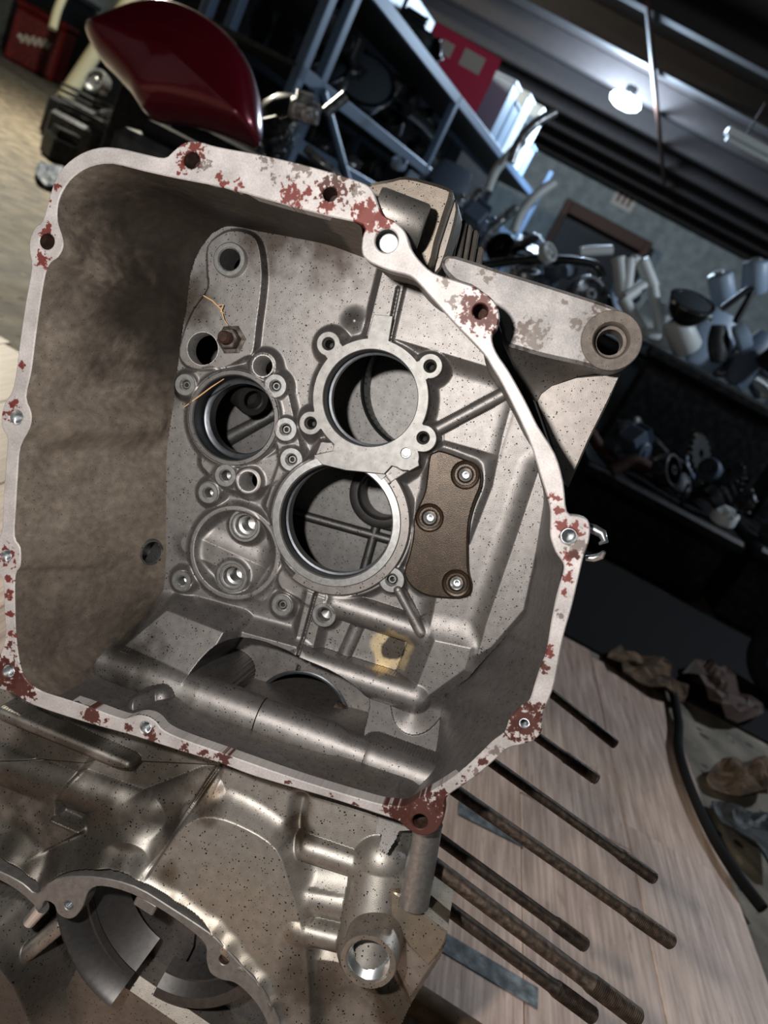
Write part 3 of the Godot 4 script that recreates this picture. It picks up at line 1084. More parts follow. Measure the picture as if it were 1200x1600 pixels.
func build_bosses() -> void:
	for q in small_bosses():
		var z: float = ZF + q[4]
		var mb := MB.new()
		mb.lathe(tapped(pxr(q[2], z), pxr(q[3], z), 0.0, 13.0, 1.0, 1.0, 7.0), zxf(L(q[0], q[1], z), z), 36)
		cpart("screw_boss", mb, M.mach)
		if q[5] == 0:      # locating sleeve left in the hole
			var b := MB.new()
			var r := pxr(q[3], z) * 0.8
			b.lathe([Vector2(r, -12), Vector2(r, -3.4), Vector2(r - 0.5, -3.0), Vector2(r * 0.62, -3.0), Vector2(r * 0.5, -4.0), Vector2(r * 0.5, -11), Vector2(0, -12)], zxf(L(q[0], q[1], z), z), 28)
			cpart("sleeve", b, M.mach, "", case.get_child(case.get_child_count() - 1))
	for q in [[382, 821, 27, 17, 4.5], [362, 901, 26.5, 16, 4.5]]:
		var z: float = ZF + q[4]
		var mb := MB.new()
		var r := pxr(q[2], z)
		var r2 := pxr(q[3], z)
		mb.lathe([Vector2(r, -6), Vector2(r, -0.5), Vector2(r - 0.5, 0), Vector2(r2 + 2.6, 0), Vector2(r2 + 1.6, -1.4), Vector2(r2, -1.6), Vector2(r2, -9), Vector2(r2 * 0.72, -9.5), Vector2(r2 * 0.72, -24), Vector2(0, -26)], zxf(L(q[0], q[1], z), z), 40)
		cpart("shaft_bush", mb, M.mach)
	for q in [[411, 572, 15.5, 6.0], [388, 752, 15, 8.0]]:
		var z: float = ZF + q[3]
		var r := pxr(q[2], z)
		var mb := MB.new()
		mb.lathe([Vector2(r + 1.6, -3.0), Vector2(r + 1.4, 0.6), Vector2(r + 0.4, 0.6), Vector2(r - 0.4, -0.6), Vector2(r - 0.4, -26)], zxf(L(q[0], q[1], z), z), 36)
		cpart("oil_gallery", mb, M.cast)
	# kidney pad: raised ring, the bolt, the round opening
	var z := ZF + 11.0
	var b := MB.new()
	b.lathe([Vector2(pxr(27, z), -8), Vector2(pxr(26.5, z), -0.6), Vector2(pxr(25, z), 0), Vector2(pxr(19, z), 0), Vector2(pxr(17, z), -1), Vector2(pxr(17, z), -30)], zxf(L(358, 405, z), z), 44)
	cpart("pivot_boss", b, M.mach, "polished ring boss")
	b = MB.new()
	z = ZF + 6.0
	b.lathe([Vector2(pxr(27, z), -1.5), Vector2(pxr(26.6, z), 0.4), Vector2(pxr(25.8, z), 0.4), Vector2(pxr(25, z), -0.6), Vector2(pxr(25, z), -14)], zxf(L(317, 545, z), z), 44)
	cpart("round_opening", b, M.cast)
	var xf := zxf(L(362, 531, ZF + 6), ZF + 6)
	var bolt := MB.new()
	bolt.lathe([Vector2(11.0, -1), Vector2(11.0, 0.8), Vector2(10.4, 1.2), Vector2(7.8, 1.2), Vector2(7.8, 7.2), Vector2(7.0, 8.0), Vector2(4.0, 8.0)], xf, 6)
	var bn := cpart("lock_bolt", bolt, M.steel, "rusty brown lock bolt")
	var tip := MB.new()
	var prof := [Vector2(4.3, 7.5)]
	for k in 8:
		prof.append(Vector2(4.6, 8.3 + k))
		prof.append(Vector2(4.1, 8.8 + k))
	prof.append_array([Vector2(3.2, 17.4), Vector2(0, 17.6)])
	tip.lathe(prof, xf, 24)
	cpart("threaded_tip", tip, M.rust, "", bn)
	# dry stalks caught on the wall
	for q in [[[318, 462, 88], [332, 470, 86], [346, 484, 85], [350, 500, 84], [356, 508, 84]], [[340, 478, 85], [349, 476, 84], [345, 487, 85], [351, 490, 84]], [[288, 636, 92], [310, 620, 84], [330, 605, 82], [350, 592, 80]]]:
		var path := []
		for p in q:
			path.append(L3(p[0], p[1], -p[2]))
		var sb := MB.new()
		sb.tube(path, [0.45, 0.6, 0.5, 0.3], 6)
		var t := mesh_node("dry_stalk", sb.made(0.001, Vector3.ZERO), M.straw)
		t.transform = Transform3D(case_basis, case_pos)
		tag(t, ["thin dry root lying across the kidney-shaped pad", "tiny brown root knot beside the rusty lock bolt", "straw stalk laid over the rim of the left bearing seat"][[318, 340, 288].find(q[0][0])], "stalk")


func build_bearings() -> void:
	var z := ZF + 14.0
	var c1 := L(578, 622, z)
	var r1 := pxr(74, z)
	# machined face round the upper bore, running up the parting line and down to the large bore
	var face := circle2(c1, pxr(91, z), 64)
	for q in [[513, 537, 19], [672, 572, 19], [485, 661, 18.5], [661, 685, 21], [634, 714, 21]]:
		var c := L(q[0], q[1], z)
		face = join(face, circle2(c, pxr(q[2], z), 28))
		var d := (c - c1).normalized()
		var s := Vector2(-d.y, d.x) * pxr(q[2] * 0.82, z)
		face = join(face, ccw(PackedVector2Array([c + s, c - s, c1 - s, c1 + s])))
	face = join(face, ccw(px([576, 545, 574, 523, 584, 491, 614, 494, 605, 550], z)))
	face = join(face, ccw(px([512, 672, 522, 692, 520, 704, 490, 711, 503, 726, 540, 735, 600, 741, 612, 728, 640, 736, 655, 728, 650, 690], z)))
	var holes := [circle2(c1, r1, 72)]
	for q in [[513, 537], [672, 572], [485, 661], [661, 684]]:
		holes.append(circle2(L(q[0], q[1], z), pxr(9.5, z), 24))
	holes.append(circle2(L(634, 708, z), pxr(7.5, z), 18))
	var mb := MB.new()
	mb.plate(face, holes, z, z - 6.0, 0.5, Color.WHITE, 6.0)
	var fp := cpart("bearing_face", mb, M.face, "machined face of the upper bore")
	for k in 6:
		if k == 0:
			continue
		var q: Array = [[], [513, 537, 9.5], [672, 572, 9.5], [485, 661, 9.5], [661, 684, 9.5], [634, 708, 7.5]][k]
		var r := pxr(q[2], z)
		var hb := MB.new()
		hb.lathe([Vector2(r, -0.4), Vector2(r, -2.5), Vector2(r * 0.74, -3.0), Vector2(r * 0.62, -4.0), Vector2(r * 0.62, -15), Vector2(0, -16)] if k < 5 else [Vector2(r, -0.4), Vector2(r, -1.5), Vector2(r * 0.7, -1.4), Vector2(r * 0.6, -0.2), Vector2(0, -0.1)], zxf(L(q[0], q[1], z), z), 26)
		cpart("screw_hole", hb, M.dark if k < 5 else M.bright, "", fp)
	ring_part("bearing_seat", c1, z, [Vector2(r1 + 0.02, -0.6), Vector2(r1, -17), Vector2(r1 - 1.6, -17.4), Vector2(r1 - 1.6, -21), Vector2(r1, -21.4), Vector2(r1, -30)], "upper bearing bore")
	# large bore
	z = ZF + 11.0
	var c2 := L(524, 815, z)
	var r2 := pxr(89.5, z)
	var rim2 := MB.new()
	rim2.lathe([Vector2(r2 + 6.6, -6.0), Vector2(r2 + 6.5, -0.6), Vector2(r2 + 5.9, 0), Vector2(r2 + 1.0, 0), Vector2(r2 + 0.1, -0.9)], zxf(c2, z), 84)
	cpart("bearing_rim", rim2, M.mach)
	ring_part("bearing_seat", c2, z, [Vector2(r2 + 0.1, -0.9), Vector2(r2, -14), Vector2(r2 - 1.5, -14.3), Vector2(r2 - 1.5, -19), Vector2(r2, -19.4), Vector2(r2, -30)], "large bearing bore")
	var arc := MB.new()       # broader collar on the right and lower side
	arc.lathe([Vector2(r2 + 13.5, -8), Vector2(r2 + 13.0, -2.2), Vector2(r2 + 12.0, -1.2), Vector2(r2 + 6.0, -1.0)], zxf(c2, z), 60, Color(0.42, 0.405, 0.395), -2.25, 0.75)
	cpart("bearing_collar", arc, M.cast)
	arc = MB.new()
	arc.lathe([Vector2(r2 + 9.0, -3), Vector2(r2 + 9.0, 1.0), Vector2(r2 + 8.6, 1.3), Vector2(r2 + 4.4, 1.3), Vector2(r2 + 4.0, 0.0)], zxf(c2, z), 20, Color.WHITE, 0.72, 1.3)
	cpart("bearing_lug", arc, M.face)
	# left bore: deep, with an inner lip
	z = ZF + 8.0
	var c3 := L(364, 653, z)
	var r3 := pxr(67, z)
	var rim3 := MB.new()
	rim3.lathe([Vector2(r3 + 4.5, -6), Vector2(r3 + 4.2, -0.8), Vector2(r3 + 3.4, 0), Vector2(r3 + 0.8, 0), Vector2(r3, -0.8)], zxf(c3, z), 84)
	cpart("bearing_rim", rim3, M.cast_dark)
	ring_part("bearing_seat", c3, z, [Vector2(r3, -0.8), Vector2(r3, -20), Vector2(r3 - 1.0, -20.5), Vector2(r3 - 4.2, -20.5), Vector2(r3 - 4.6, -21), Vector2(r3 - 4.6, -31)], "left bearing bore with an inner lip")


func join(a: PackedVector2Array, b: PackedVector2Array) -> PackedVector2Array:
	var best := a
	var most := 0.0
	for p in Geometry2D.merge_polygons(a, b):
		if Geometry2D.is_polygon_clockwise(p):
			continue
		var lo := p[0]
		var hi := p[0]
		for q in p:
			lo = lo.min(q)
			hi = hi.max(q)
		if (hi - lo).length() > most:
			most = (hi - lo).length()
			best = p
	return best


func ring_part(called: String, c: Vector2, z: float, prof: Array, label := "") -> void:
	var mb := MB.new()
	mb.lathe(prof, zxf(c, z), 84)
	cpart(called, mb, M.bore, label)


func build_retainer() -> void:
	var z := ZF + 13.0
	var edge := smooth_closed(px([671, 713, 680, 706, 692, 705, 725, 717, 745, 726, 752, 742, 750, 762, 740, 787, 733, 815, 731, 850, 732, 890, 737, 912, 734, 928, 722, 934, 700, 935, 668, 931, 645, 919, 634, 903, 632, 890, 639, 868, 645, 840, 646, 812, 652, 795, 663, 770, 667, 745], z), 3)
	var spots := [[727, 742], [671, 809], [713, 912]]
	var holes := []
	for s in spots:
		holes.append(circle2(L(s[0], s[1], z), pxr(20, z), 32))
	var mb := MB.new()
	mb.plate(edge, holes, z, z - 5.5, 1.1, Color.WHITE, 1.4)
	var plate := cpart("retainer_plate", mb, M.brown, "brown oil-stained plate with three sunk screw seats")
	for s in spots:
		var b := MB.new()
		var xf := zxf(L(s[0], s[1], z), z)
		b.lathe([Vector2(pxr(20, z), -1.0), Vector2(pxr(17, z), -1.4), Vector2(pxr(16, z), -0.9), Vector2(pxr(13, z), -0.9), Vector2(pxr(11, z), -1.6), Vector2(pxr(10.5, z), -4)], xf, 32)
		cpart("screw_seat", b, M.brown, "", plate)
		b = MB.new()
		b.lathe([Vector2(pxr(10.5, z), -1.8), Vector2(pxr(10, z), -1.5), Vector2(pxr(6, z), -2.2), Vector2(pxr(3, z), -4.0), Vector2(0, -4.2)], xf, 28)
		cpart("screw_end", b, M.bright, "bright metal in the seat", plate)


func build_inner_wall() -> void:
	# the far wall of the gearbox, seen through the bores
	var z := -178.0
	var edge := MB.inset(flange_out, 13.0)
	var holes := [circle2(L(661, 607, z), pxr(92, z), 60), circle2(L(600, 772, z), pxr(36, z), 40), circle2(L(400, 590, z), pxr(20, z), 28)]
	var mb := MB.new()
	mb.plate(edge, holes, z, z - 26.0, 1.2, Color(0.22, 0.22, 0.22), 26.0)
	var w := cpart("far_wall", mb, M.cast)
	var b := MB.new()
	b.lathe([Vector2(pxr(53, z), -1), Vector2(pxr(53, z), 5), Vector2(pxr(49, z), 6), Vector2(pxr(40, z), 6), Vector2(pxr(38, z), 2), Vector2(pxr(36, z), -20)], zxf(L(600, 772, z), z), 48)
	cpart("bearing_ring", b, M.dark, "", w)
	b = MB.new()
	b.lathe([Vector2(pxr(98, z), -1), Vector2(pxr(97, z), 2), Vector2(pxr(94, z), 2.5), Vector2(pxr(92, z), 1), Vector2(pxr(92, z), -24)], zxf(L(661, 607, z), z), 64)
	cpart("bearing_ring", b, M.bore, "", w)
	b = MB.new()
	var xf := zxf(L(392, 622, -140), -140) * Transform3D(Basis.from_euler(Vector3(0.35, 0.7, 0)), Vector3.ZERO)
	b.lathe([Vector2(13, -50), Vector2(13, 4), Vector2(12, 6), Vector2(8, 6), Vector2(7, 5), Vector2(7, -6), Vector2(0, -6)], xf, 32)
	cpart("shift_bush", b, M.dark, "", w)
	# webs on the far wall
	b = MB.new()
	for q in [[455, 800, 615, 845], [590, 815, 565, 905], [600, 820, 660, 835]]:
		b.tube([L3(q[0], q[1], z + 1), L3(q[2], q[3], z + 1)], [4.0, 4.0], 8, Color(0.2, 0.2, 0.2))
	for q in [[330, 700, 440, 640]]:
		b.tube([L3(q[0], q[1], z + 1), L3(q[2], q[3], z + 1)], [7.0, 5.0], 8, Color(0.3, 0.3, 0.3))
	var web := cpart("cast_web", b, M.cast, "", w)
	web.set_meta("kind", "stuff")
	# chamber under the window: round seat and a shaft end
	z = ZF - 34.0
	b = MB.new()
	var c := L(469, 1127, z)
	b.lathe([Vector2(41, -1), Vector2(41, 1.2), Vector2(40, 1.6), Vector2(38.6, 1.6), Vector2(38, 0.5), Vector2(37.5, -22), Vector2(33, -22.5), Vector2(32, -24), Vector2(31, -44)], zxf(c, z), 64)
	cpart("sump_seat", b, M.bore)
	b = MB.new()
	b.lathe([Vector2(12, -60), Vector2(12, -28), Vector2(10, -24), Vector2(5, -21), Vector2(0, -20)], zxf(L(500, 1128, z - 30), z - 8), 32)
	cpart("shaft_end", b, M.bright)
	b = MB.new()
	var fp := circle2(c, 50.0, 40)
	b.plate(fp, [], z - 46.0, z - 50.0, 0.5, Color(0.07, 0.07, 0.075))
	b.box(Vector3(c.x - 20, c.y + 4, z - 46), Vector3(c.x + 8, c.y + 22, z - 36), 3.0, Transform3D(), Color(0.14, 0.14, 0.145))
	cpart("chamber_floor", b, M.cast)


func build_lower_casing() -> void:
	# the crank chamber in front of and below the gasket face
	var z0 := -60.0
	var lo := L(-60, 1720, z0)
	var hi := L(720, 1080, z0)
	var f := Field.new(lo, hi, 0.75, Color(0.44, 0.43, 0.415))
	var top := L(344, 1195, z0).y
	var bot := L(344, 1600, z0).y
	for j in f.ny:
		for i in f.nx:
			var y := f.y0 + j * f.st
			var x := f.x0 + i * f.st
			var t := clampf((top - y) / (top - bot), -0.5, 1.3)
			f.h[j * f.nx + i] = 8.0 + 26.0 * t - 0.03 * (x + 60.0)
	# right half: folds, the flare round the mouth, the step to the boss
	f.poly(px([350, 1200, 478, 1238, 470, 1300, 430, 1305, 330, 1262], z0 + 14), 15.0, 1.0, 5.0, true, 18.0, Vector2(0.0, -0.12))
	f.rod(L(320, 1258, z0), L(445, 1312, z0), 11.0, 25.0, 23.0, 8.0)
	f.poly(px([482, 1242, 632, 1286, 618, 1345, 480, 1305], z0 + 14), 17.0, 1.0, 5.0, true, 18.0, Vector2(0.0, -0.15))
	f.rod(L(484, 1302, z0), L(640, 1352, z0), 9.0, 27.0, 27.0, 7.0)
	f.groove(L(478, 1240, z0), L(462, 1335, z0), 5.0, 9.0)
	f.rod(L(462, 1372, z0), L(590, 1398, z0), 9.0, 28.0, 28.0, 7.0)
	f.poly(px([462, 1385, 570, 1400, 560, 1460, 475, 1445], z0 + 20), 24.0, 1.0, 6.0)
	f.rod(L(470, 1440, z0 + 20), L(560, 1462, z0 + 20), 8.0, 36.0, 36.0, 8.0)
	f.poly(smooth_closed(px([205, 1400, 235, 1350, 290, 1290, 330, 1280, 385, 1300, 430, 1332, 452, 1385, 470, 1440, 482, 1500, 490, 1620, 480, 1740, 440, 1740, 425, 1600, 360, 1500, 290, 1430], z0 + 32), 3), 40.0, 1.3, 6.0, true, 26.0, Vector2(-0.05, -0.10))
	f.poly(px([500, 1490, 560, 1500, 640, 1600, 600, 1740, 500, 1740], z0 + 24), 30.0, 0.8, 8.0)
	f.rod(L(602, 1330, z0), L(575, 1480, z0 + 30), 20.0, 32.0, 52.0, 6.0)
	f.poly(px([615, 1395, 690, 1450, 690, 1480, 640, 1560, 610, 1500], z0 + 30), 30.0, 1.2, 5.0, true, 18.0, Vector2(0.2, 0.0))
	# left half: darker and lower, with a shield-shaped pad and a long roll
	f.rod(L(35, 1098, z0), L(220, 1178, z0), 5.0, 27.0, 24.0, 5.0)
	f.poly(px([20, 1135, 143, 1178, 105, 1225, 88, 1250, 90, 1275, 130, 1295, 60, 1330, -60, 1300, -60, 1120], z0 + 18), 20.0, 2.5, 2.0, true, 18.0, Vector2(0.05, -0.2))
	f.rod(L(-10, 1195, z0 + 18), L(230, 1275, z0 + 14), 15.0, 27.0, 22.0, 10.0)
	f.rod(L(90, 1276, z0 + 18), L(124, 1294, z0 + 18), 1.6, 30.0, 28.0, 1.0)
	f.rod(L(150, 1305, z0 + 20), L(320, 1240, z0 + 14), 16.0, 24.0, 18.0, 10.0)
	f.disc(L(30, 1380, z0 + 24), 26.0, 34.0, 1.2, 8.0, true, 40.0)
	f.disc(L(200, 1365, z0 + 24), 24.0, 31.0, 0.8, 10.0, true, 40.0)
	f.step_line(L(340, 1190, z0 + 16), L(215, 1392, z0 + 32), -4.0, 1.0, L(-60, 1392, z0), L(345, 1190, z0))
	f.groove(L(344, 1195, z0 + 16), L(215, 1392, z0 + 32), 1.0, 4.0)
	# mouth of the crank chamber
	var mouth := smooth_closed(px([-60, 1350, -20, 1362, 20, 1384, 48, 1404, 62, 1425, 78, 1436, 85, 1410, 100, 1390, 140, 1384, 180, 1389, 225, 1408, 290, 1449, 318, 1478, 322, 1500, 336, 1522, 360, 1532, 382, 1545, 405, 1590, 420, 1640, 430, 1740, -60, 1740], z0 + 42), 3)
	var rim_line := px([-60, 1344, 0, 1366, 35, 1384, 58, 1400, 87, 1378, 146, 1374, 210, 1388, 268, 1422, 327, 1462, 350, 1485, 375, 1515, 400, 1540, 420, 1573, 437, 1610, 450, 1720], z0 + 42)
	for k in rim_line.size() - 1:
		f.bar(rim_line[k], rim_line[k + 1], 2.2, 42.0, 1.2, 5.0)
	f.poly(mouth, -46.0, 9.0, 1.0, false, 20.0)
	f.poly(px([-80, 1395, 30, 1420, 60, 1500, 75, 1640, 70, 1740, -80, 1740], z0), 14.0, 3.0, 3.0, true, 14.0, Vector2(0.0, 0.35))
	f.rod(L(-10, 1530, z0 + 10), L(110, 1430, z0), 6.0, 24.0, 18.0, 3.0)
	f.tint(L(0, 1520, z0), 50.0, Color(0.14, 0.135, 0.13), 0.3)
	var dirt := noise(61, 0.03, 4)
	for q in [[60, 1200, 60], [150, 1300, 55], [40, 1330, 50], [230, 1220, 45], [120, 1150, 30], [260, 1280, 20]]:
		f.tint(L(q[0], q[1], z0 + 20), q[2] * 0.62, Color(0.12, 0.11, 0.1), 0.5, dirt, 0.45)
	f.tint(L(330, 1230, z0 + 10), 12.0, Color(0.14, 0.11, 0.085), 0.7, dirt, 1.1)
	f.tint(L(270, 1360, z0 + 30), 7.0, Color(0.2, 0.16, 0.12), 0.7, dirt, 1.1)
	f.tint(L(470, 1290, z0 + 10), 9.0, Color(0.12, 0.1, 0.08), 0.7, dirt, 0.9)
	f.tint(L(370, 1440, z0 + 30), 40.0, Color(0.50, 0.46, 0.415), 0.5, dirt, 0.5)
	f.tint(L(500, 1530, z0 + 30), 26.0, Color(0.2, 0.175, 0.15), 0.6, dirt, 0.8)
	f.tint(L(640, 1590, z0 + 30), 22.0, Color(0.16, 0.13, 0.1), 0.6, dirt, 0.8)
	var trim := ccw(px([-70, 1060, 17, 1075, 344, 1180, 625, 1275, 668, 1300, 660, 1345, 640, 1400, 700, 1460, 690, 1490, 660, 1540, 620, 1610, 600, 1730, -70, 1730], z0 + 25))
	f.keep(trim, 0.0)
	cpart("crank_chamber", f.skin(z0), M.lower, "grimy lower casting with a dark left half")
	# rim of the mouth
	var rim := MB.new()
	var z := z0 + 43.0
	var outer := px([-60, 1340, 0, 1362, 35, 1380, 58, 1396, 87, 1373, 146, 1370, 210, 1385, 268, 1419, 327, 1458, 352, 1482, 380, 1512, 404, 1537, 424, 1570, 441, 1610, 456, 1720], z)
	var inner := px([440, 1720, 425, 1625, 408, 1580, 386, 1552, 366, 1536, 345, 1531, 328, 1520, 322, 1498, 321, 1478, 300, 1456, 255, 1424, 205, 1397, 160, 1385, 139, 1392, 130, 1415, 118, 1432, 105, 1436, 90, 1428, 84, 1414, 70, 1408, 62, 1422, 50, 1412, 30, 1394, -4, 1374, -60, 1352], z)
	outer.append_array(inner)
	rim.plate(smooth_closed(outer, 3), [circle2(L(350, 1500, z), pxr(9, z), 20), circle2(L(107, 1415, z), pxr(8, z), 20)], z, z - 14.0, 0.6, Color.WHITE, 12.0)
	var rp := cpart("chamber_rim", rim, M.face, "thin pale rim of the crank chamber mouth")
	for q in [[350, 1500, 9], [107, 1415, 8]]:
		var hb := MB.new()
		hb.lathe([Vector2(pxr(q[2], z), -0.5), Vector2(pxr(q[2], z) - 0.4, -4), Vector2(pxr(q[2], z) - 0.4, -9), Vector2(0, -9)], zxf(L(q[0], q[1], z), z), 24)
		cpart("screw_hole", hb, M.rust if q[0] == 350 else M.bright, "", rp)
	# bearing half shells and the web inside the mouth
	var back := z0 - 32.0
	for q in [[-160, 1330, 320, 1330, 302, 1480, 262, 1560, 200, 1760, -160, 1760], [322, 1330, 520, 1330, 520, 1760, 203, 1760, 264.5, 1561, 304.5, 1481]]:
		var wb := MB.new()
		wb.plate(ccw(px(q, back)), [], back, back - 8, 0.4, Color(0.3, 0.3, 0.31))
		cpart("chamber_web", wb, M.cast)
	var wd := MB.new()
	wd.lathe([Vector2(14, -6), Vector2(12, 4), Vector2(8, 7), Vector2(0, 8)], zxf(L(215, 1470, back), back), 32, Color(0.34, 0.34, 0.35))
	cpart("web_boss", wd, M.cast)
	var c := L(283, 1420, z0 + 18)
	var sh := MB.new()
	sh.lathe([Vector2(96, -20), Vector2(93, 20), Vector2(90, 22), Vector2(86, 20), Vector2(78, 6), Vector2(76.5, 5.5), Vector2(74.5, 1.5), Vector2(75, 0), Vector2(60, -18), Vector2(58, -20)], zxf(c, z0 + 4), 60, Color.WHITE, PI * 1.0, PI * 1.30)
	cpart("bearing_shell", sh, M.shell, "smooth half-round main bearing seat with a groove")
	sh = MB.new()
	sh.lathe([Vector2(70, -20), Vector2(68, 0), Vector2(66, 1), Vector2(60, 0), Vector2(53, -8), Vector2(51.5, -8), Vector2(46, -18)], zxf(L(290, 1440, z0), z0 - 2), 60, Color.WHITE, PI * 1.36, PI * 1.95)
	cpart("bearing_shell", sh, M.shell, "darker half-round seat beyond the slot")
	var lug := MB.new()
	lug.box(Vector3(-8, -4.5, -14), Vector3(8, 4.5, 0), 1.0, Transform3D(Basis(Vector3(0, 0, 1), -0.5), L3(226, 1415, z - 6)))
	cpart("chamber_lug", lug, M.face)
	var lug2 := MB.new()
	lug2.tube([L3(46, 1440, z - 10), L3(66, 1416, z - 4)], [4.5, 5.0], 12)
	cpart("locating_pin", lug2, M.bright)
	# threaded boss
	z = 2.0
	var pc := L(575, 1503, z)
	var r := pxr(47, z)
	var prof := [Vector2(r + 3.5, -110), Vector2(r + 1.2, -50), Vector2(r + 0.3, -3), Vector2(r - 0.6, 0), Vector2(r - 3.6, 0), Vector2(pxr(35, z), -2.0)]
	for k in 14:
		prof.append(Vector2(pxr(35, z), -2.6 - k * 1.5))
		prof.append(Vector2(pxr(35, z) - 0.9, -3.35 - k * 1.5))
	prof.append_array([Vector2(pxr(33, z), -26), Vector2(0, -28)])
	var tb := MB.new()
	tb.lathe(prof.slice(0, 6), zxf(pc, z), 56, Color(0.42, 0.39, 0.36))
	var boss := cpart("threaded_boss", tb, M.lower, "large threaded oil line boss")
	tb = MB.new()
	tb.lathe(prof.slice(5), zxf(pc, z), 56)
	cpart("internal_thread", tb, M.bright, "bright screw thread", boss)
	# edge web beside it and the bright dowel tube under the rusty corner lug
	var eb := MB.new()
	eb.plate(ccw(px([612, 1385, 625, 1390, 700, 1448, 698, 1462, 690, 1478, 670, 1500, 640, 1470, 612, 1420], -30)), [], -24, -90, 1.2, Color(0.46, 0.41, 0.34))
	cpart("edge_web", eb, M.lower)
	var dt := MB.new()
	dt.tube([L3(670, 1285, -24), L3(646, 1412, -26)], [9.0, 10.0], 28)
	cpart("bolt_tube", dt, M.mach)


func build_outside() -> void:
	# outer shell behind the gasket flange
	var mb := MB.new()
	var list := []
	var ins := MB.inset(flange_out, 3.0)
	for q in [[-10.0, 0.0], [-16.0, 2.5], [-40.0, 4.0], [-110.0, 6.0], [-200.0, 12.0], [-212.0, 24.0]]:
		var ring := []
		var o := MB.inset(ins, q[1])
		for p in o:
			ring.append(Vector3(p.x, p.y, q[0]))
		list.append(ring)
	mb.rings(list, Color(0.36, 0.34, 0.32))
	var shell := cpart("outer_shell", mb, M.cast)
	mb = MB.new()
	mb.plate(MB.inset(ins, 24.0), [], -206.0, -212.0, 0.5, Color(0.3, 0.3, 0.3))
	cpart("end_cover", mb, M.cast, "", shell)
	# mounting arm with its eye
	var z := -52.0
	var edge := smooth_closed(px([690, 415, 700, 398, 740, 408, 775, 420, 840, 440, 900, 459, 940, 472, 972, 485, 994, 501, 1003, 524, 1002, 545, 992, 562, 973, 576, 948, 579, 900, 568, 850, 557, 812, 546, 788, 535, 778, 500, 745, 455, 710, 440], z), 3)
	mb = MB.new()
	mb.plate(edge, [circle2(L(955, 532, z), pxr(24, z), 36)], z, z - 30.0, 2.2, Color(0.62, 0.57, 0.53), 30.0)
	var am := L(850, 490, z)
	var stains := []
	for q in [[828, 525, 24, .75, 1], [815, 515, 14, .7, 1], [898, 505, 9, .8, 1], [930, 500, 16, .7, 1], [925, 560, 16, .7, 1], [940, 482, 14, .6, 1], [985, 560, 14, .6, 1], [926, 530, 13, .8, 1], [700, 405, 14, .4, 1], [760, 430, 16, .4, 1], [740, 500, 14, .5, 1], [880, 470, 8, .4, 1]]:
		stains.append([L(q[0], q[1], z), pxr(q[2], z), q[3], q[4]])
	var arm := cpart("mounting_arm", mb, paint_mat(painted(640, 190.0, am, 0.50, stains), 190.0, am, 0.52, 0.4), "pale mounting arm ending in a round eye")
	mb = MB.new()
	var xf := zxf(L(955, 532, z), z)
	mb.lathe([Vector2(pxr(44, z), -1.5), Vector2(pxr(43, z), 0.5), Vector2(pxr(42, z), 0.8), Vector2(pxr(27, z), 0.6), Vector2(pxr(24, z), -1.4), Vector2(pxr(23.5, z), -8), Vector2(pxr(19, z), -8.5), Vector2(pxr(19, z), -29)], xf, 48, Color(0.40, 0.35, 0.32))
	cpart("mounting_eye", mb, M.grime, "worn dark ring round the eye", arm)
	# fillet under the arm, and the plate behind it
	mb = MB.new()
	var a := px([785, 535, 795, 540, 805, 545, 825, 551, 850, 557, 900, 568, 948, 579], z)
	var b := px([815, 600, 828, 620, 838, 628, 846, 614, 862, 602, 905, 587, 955, 580], -76)
	var r := []
	for k in 7:
		var t := k / 6.0
		var line := []
		for e in a.size():
			var p := a[e].lerp(b[e], t)
			line.append(Vector3(p.x, p.y, lerpf(z - 2.0, -80.0, 1.0 - pow(1.0 - t, 1.6))))
		r.append(line)
	mb.rings(r, Color(0.5, 0.46, 0.43), false)
	cpart("arm_fillet", mb, M.cast)
	z = -82.0
	mb = MB.new()
	mb.plate(ccw(px([820, 580, 835, 618, 855, 603, 900, 588, 970, 583, 950, 630, 920, 690, 888, 762, 876, 740, 845, 650], z)), [], z, z - 40.0, 1.2, Color(0.46, 0.43, 0.41))
	cpart("stay_plate", mb, M.cast)
	# dowel housing and block at the top right
	mb = MB.new()
	var d := (L3(672, 352, -20) - L3(590, 322, -14)).normalized()
	var p0 := L3(592, 330, -22)
	mb.lathe([Vector2(13.5, -2), Vector2(14.0, 0), Vector2(13.6, 27), Vector2(12.6, 28.5), Vector2(9, 28.5), Vector2(8, 27), Vector2(8, 12), Vector2(0, 12)], Transform3D(Basis(Vector3(0, 0, 1).cross(d).normalized(), d.cross(Vector3(0, 0, 1).cross(d)).normalized(), d), p0), 40, Color(0.5, 0.48, 0.46))
	cpart("hinge_tube", mb, M.cast)
	mb = MB.new()
	mb.plate(smooth_closed(px([560, 300, 612, 280, 636, 276, 668, 283, 700, 293, 708, 303, 700, 330, 684, 380, 672, 420, 640, 410, 600, 380], -48), 2), [], -46.0, -96.0, 2.5, Color(0.42, 0.37, 0.32))
	cpart("top_block", mb, M.cast)
	mb = MB.new()
	mb.plate(smooth_closed(px([692, 345, 704, 320, 712, 312, 716, 330, 706, 372, 690, 420, 676, 430, 684, 390], -60), 2), [], -58.0, -110.0, 1.5, Color(0.4, 0.37, 0.34))
	cpart("top_web", mb, M.cast)
	# broken cooling fins behind the block
	var tops := [[704, 338], [714, 336], [724, 343], [733, 350], [743, 358], [751, 384]]
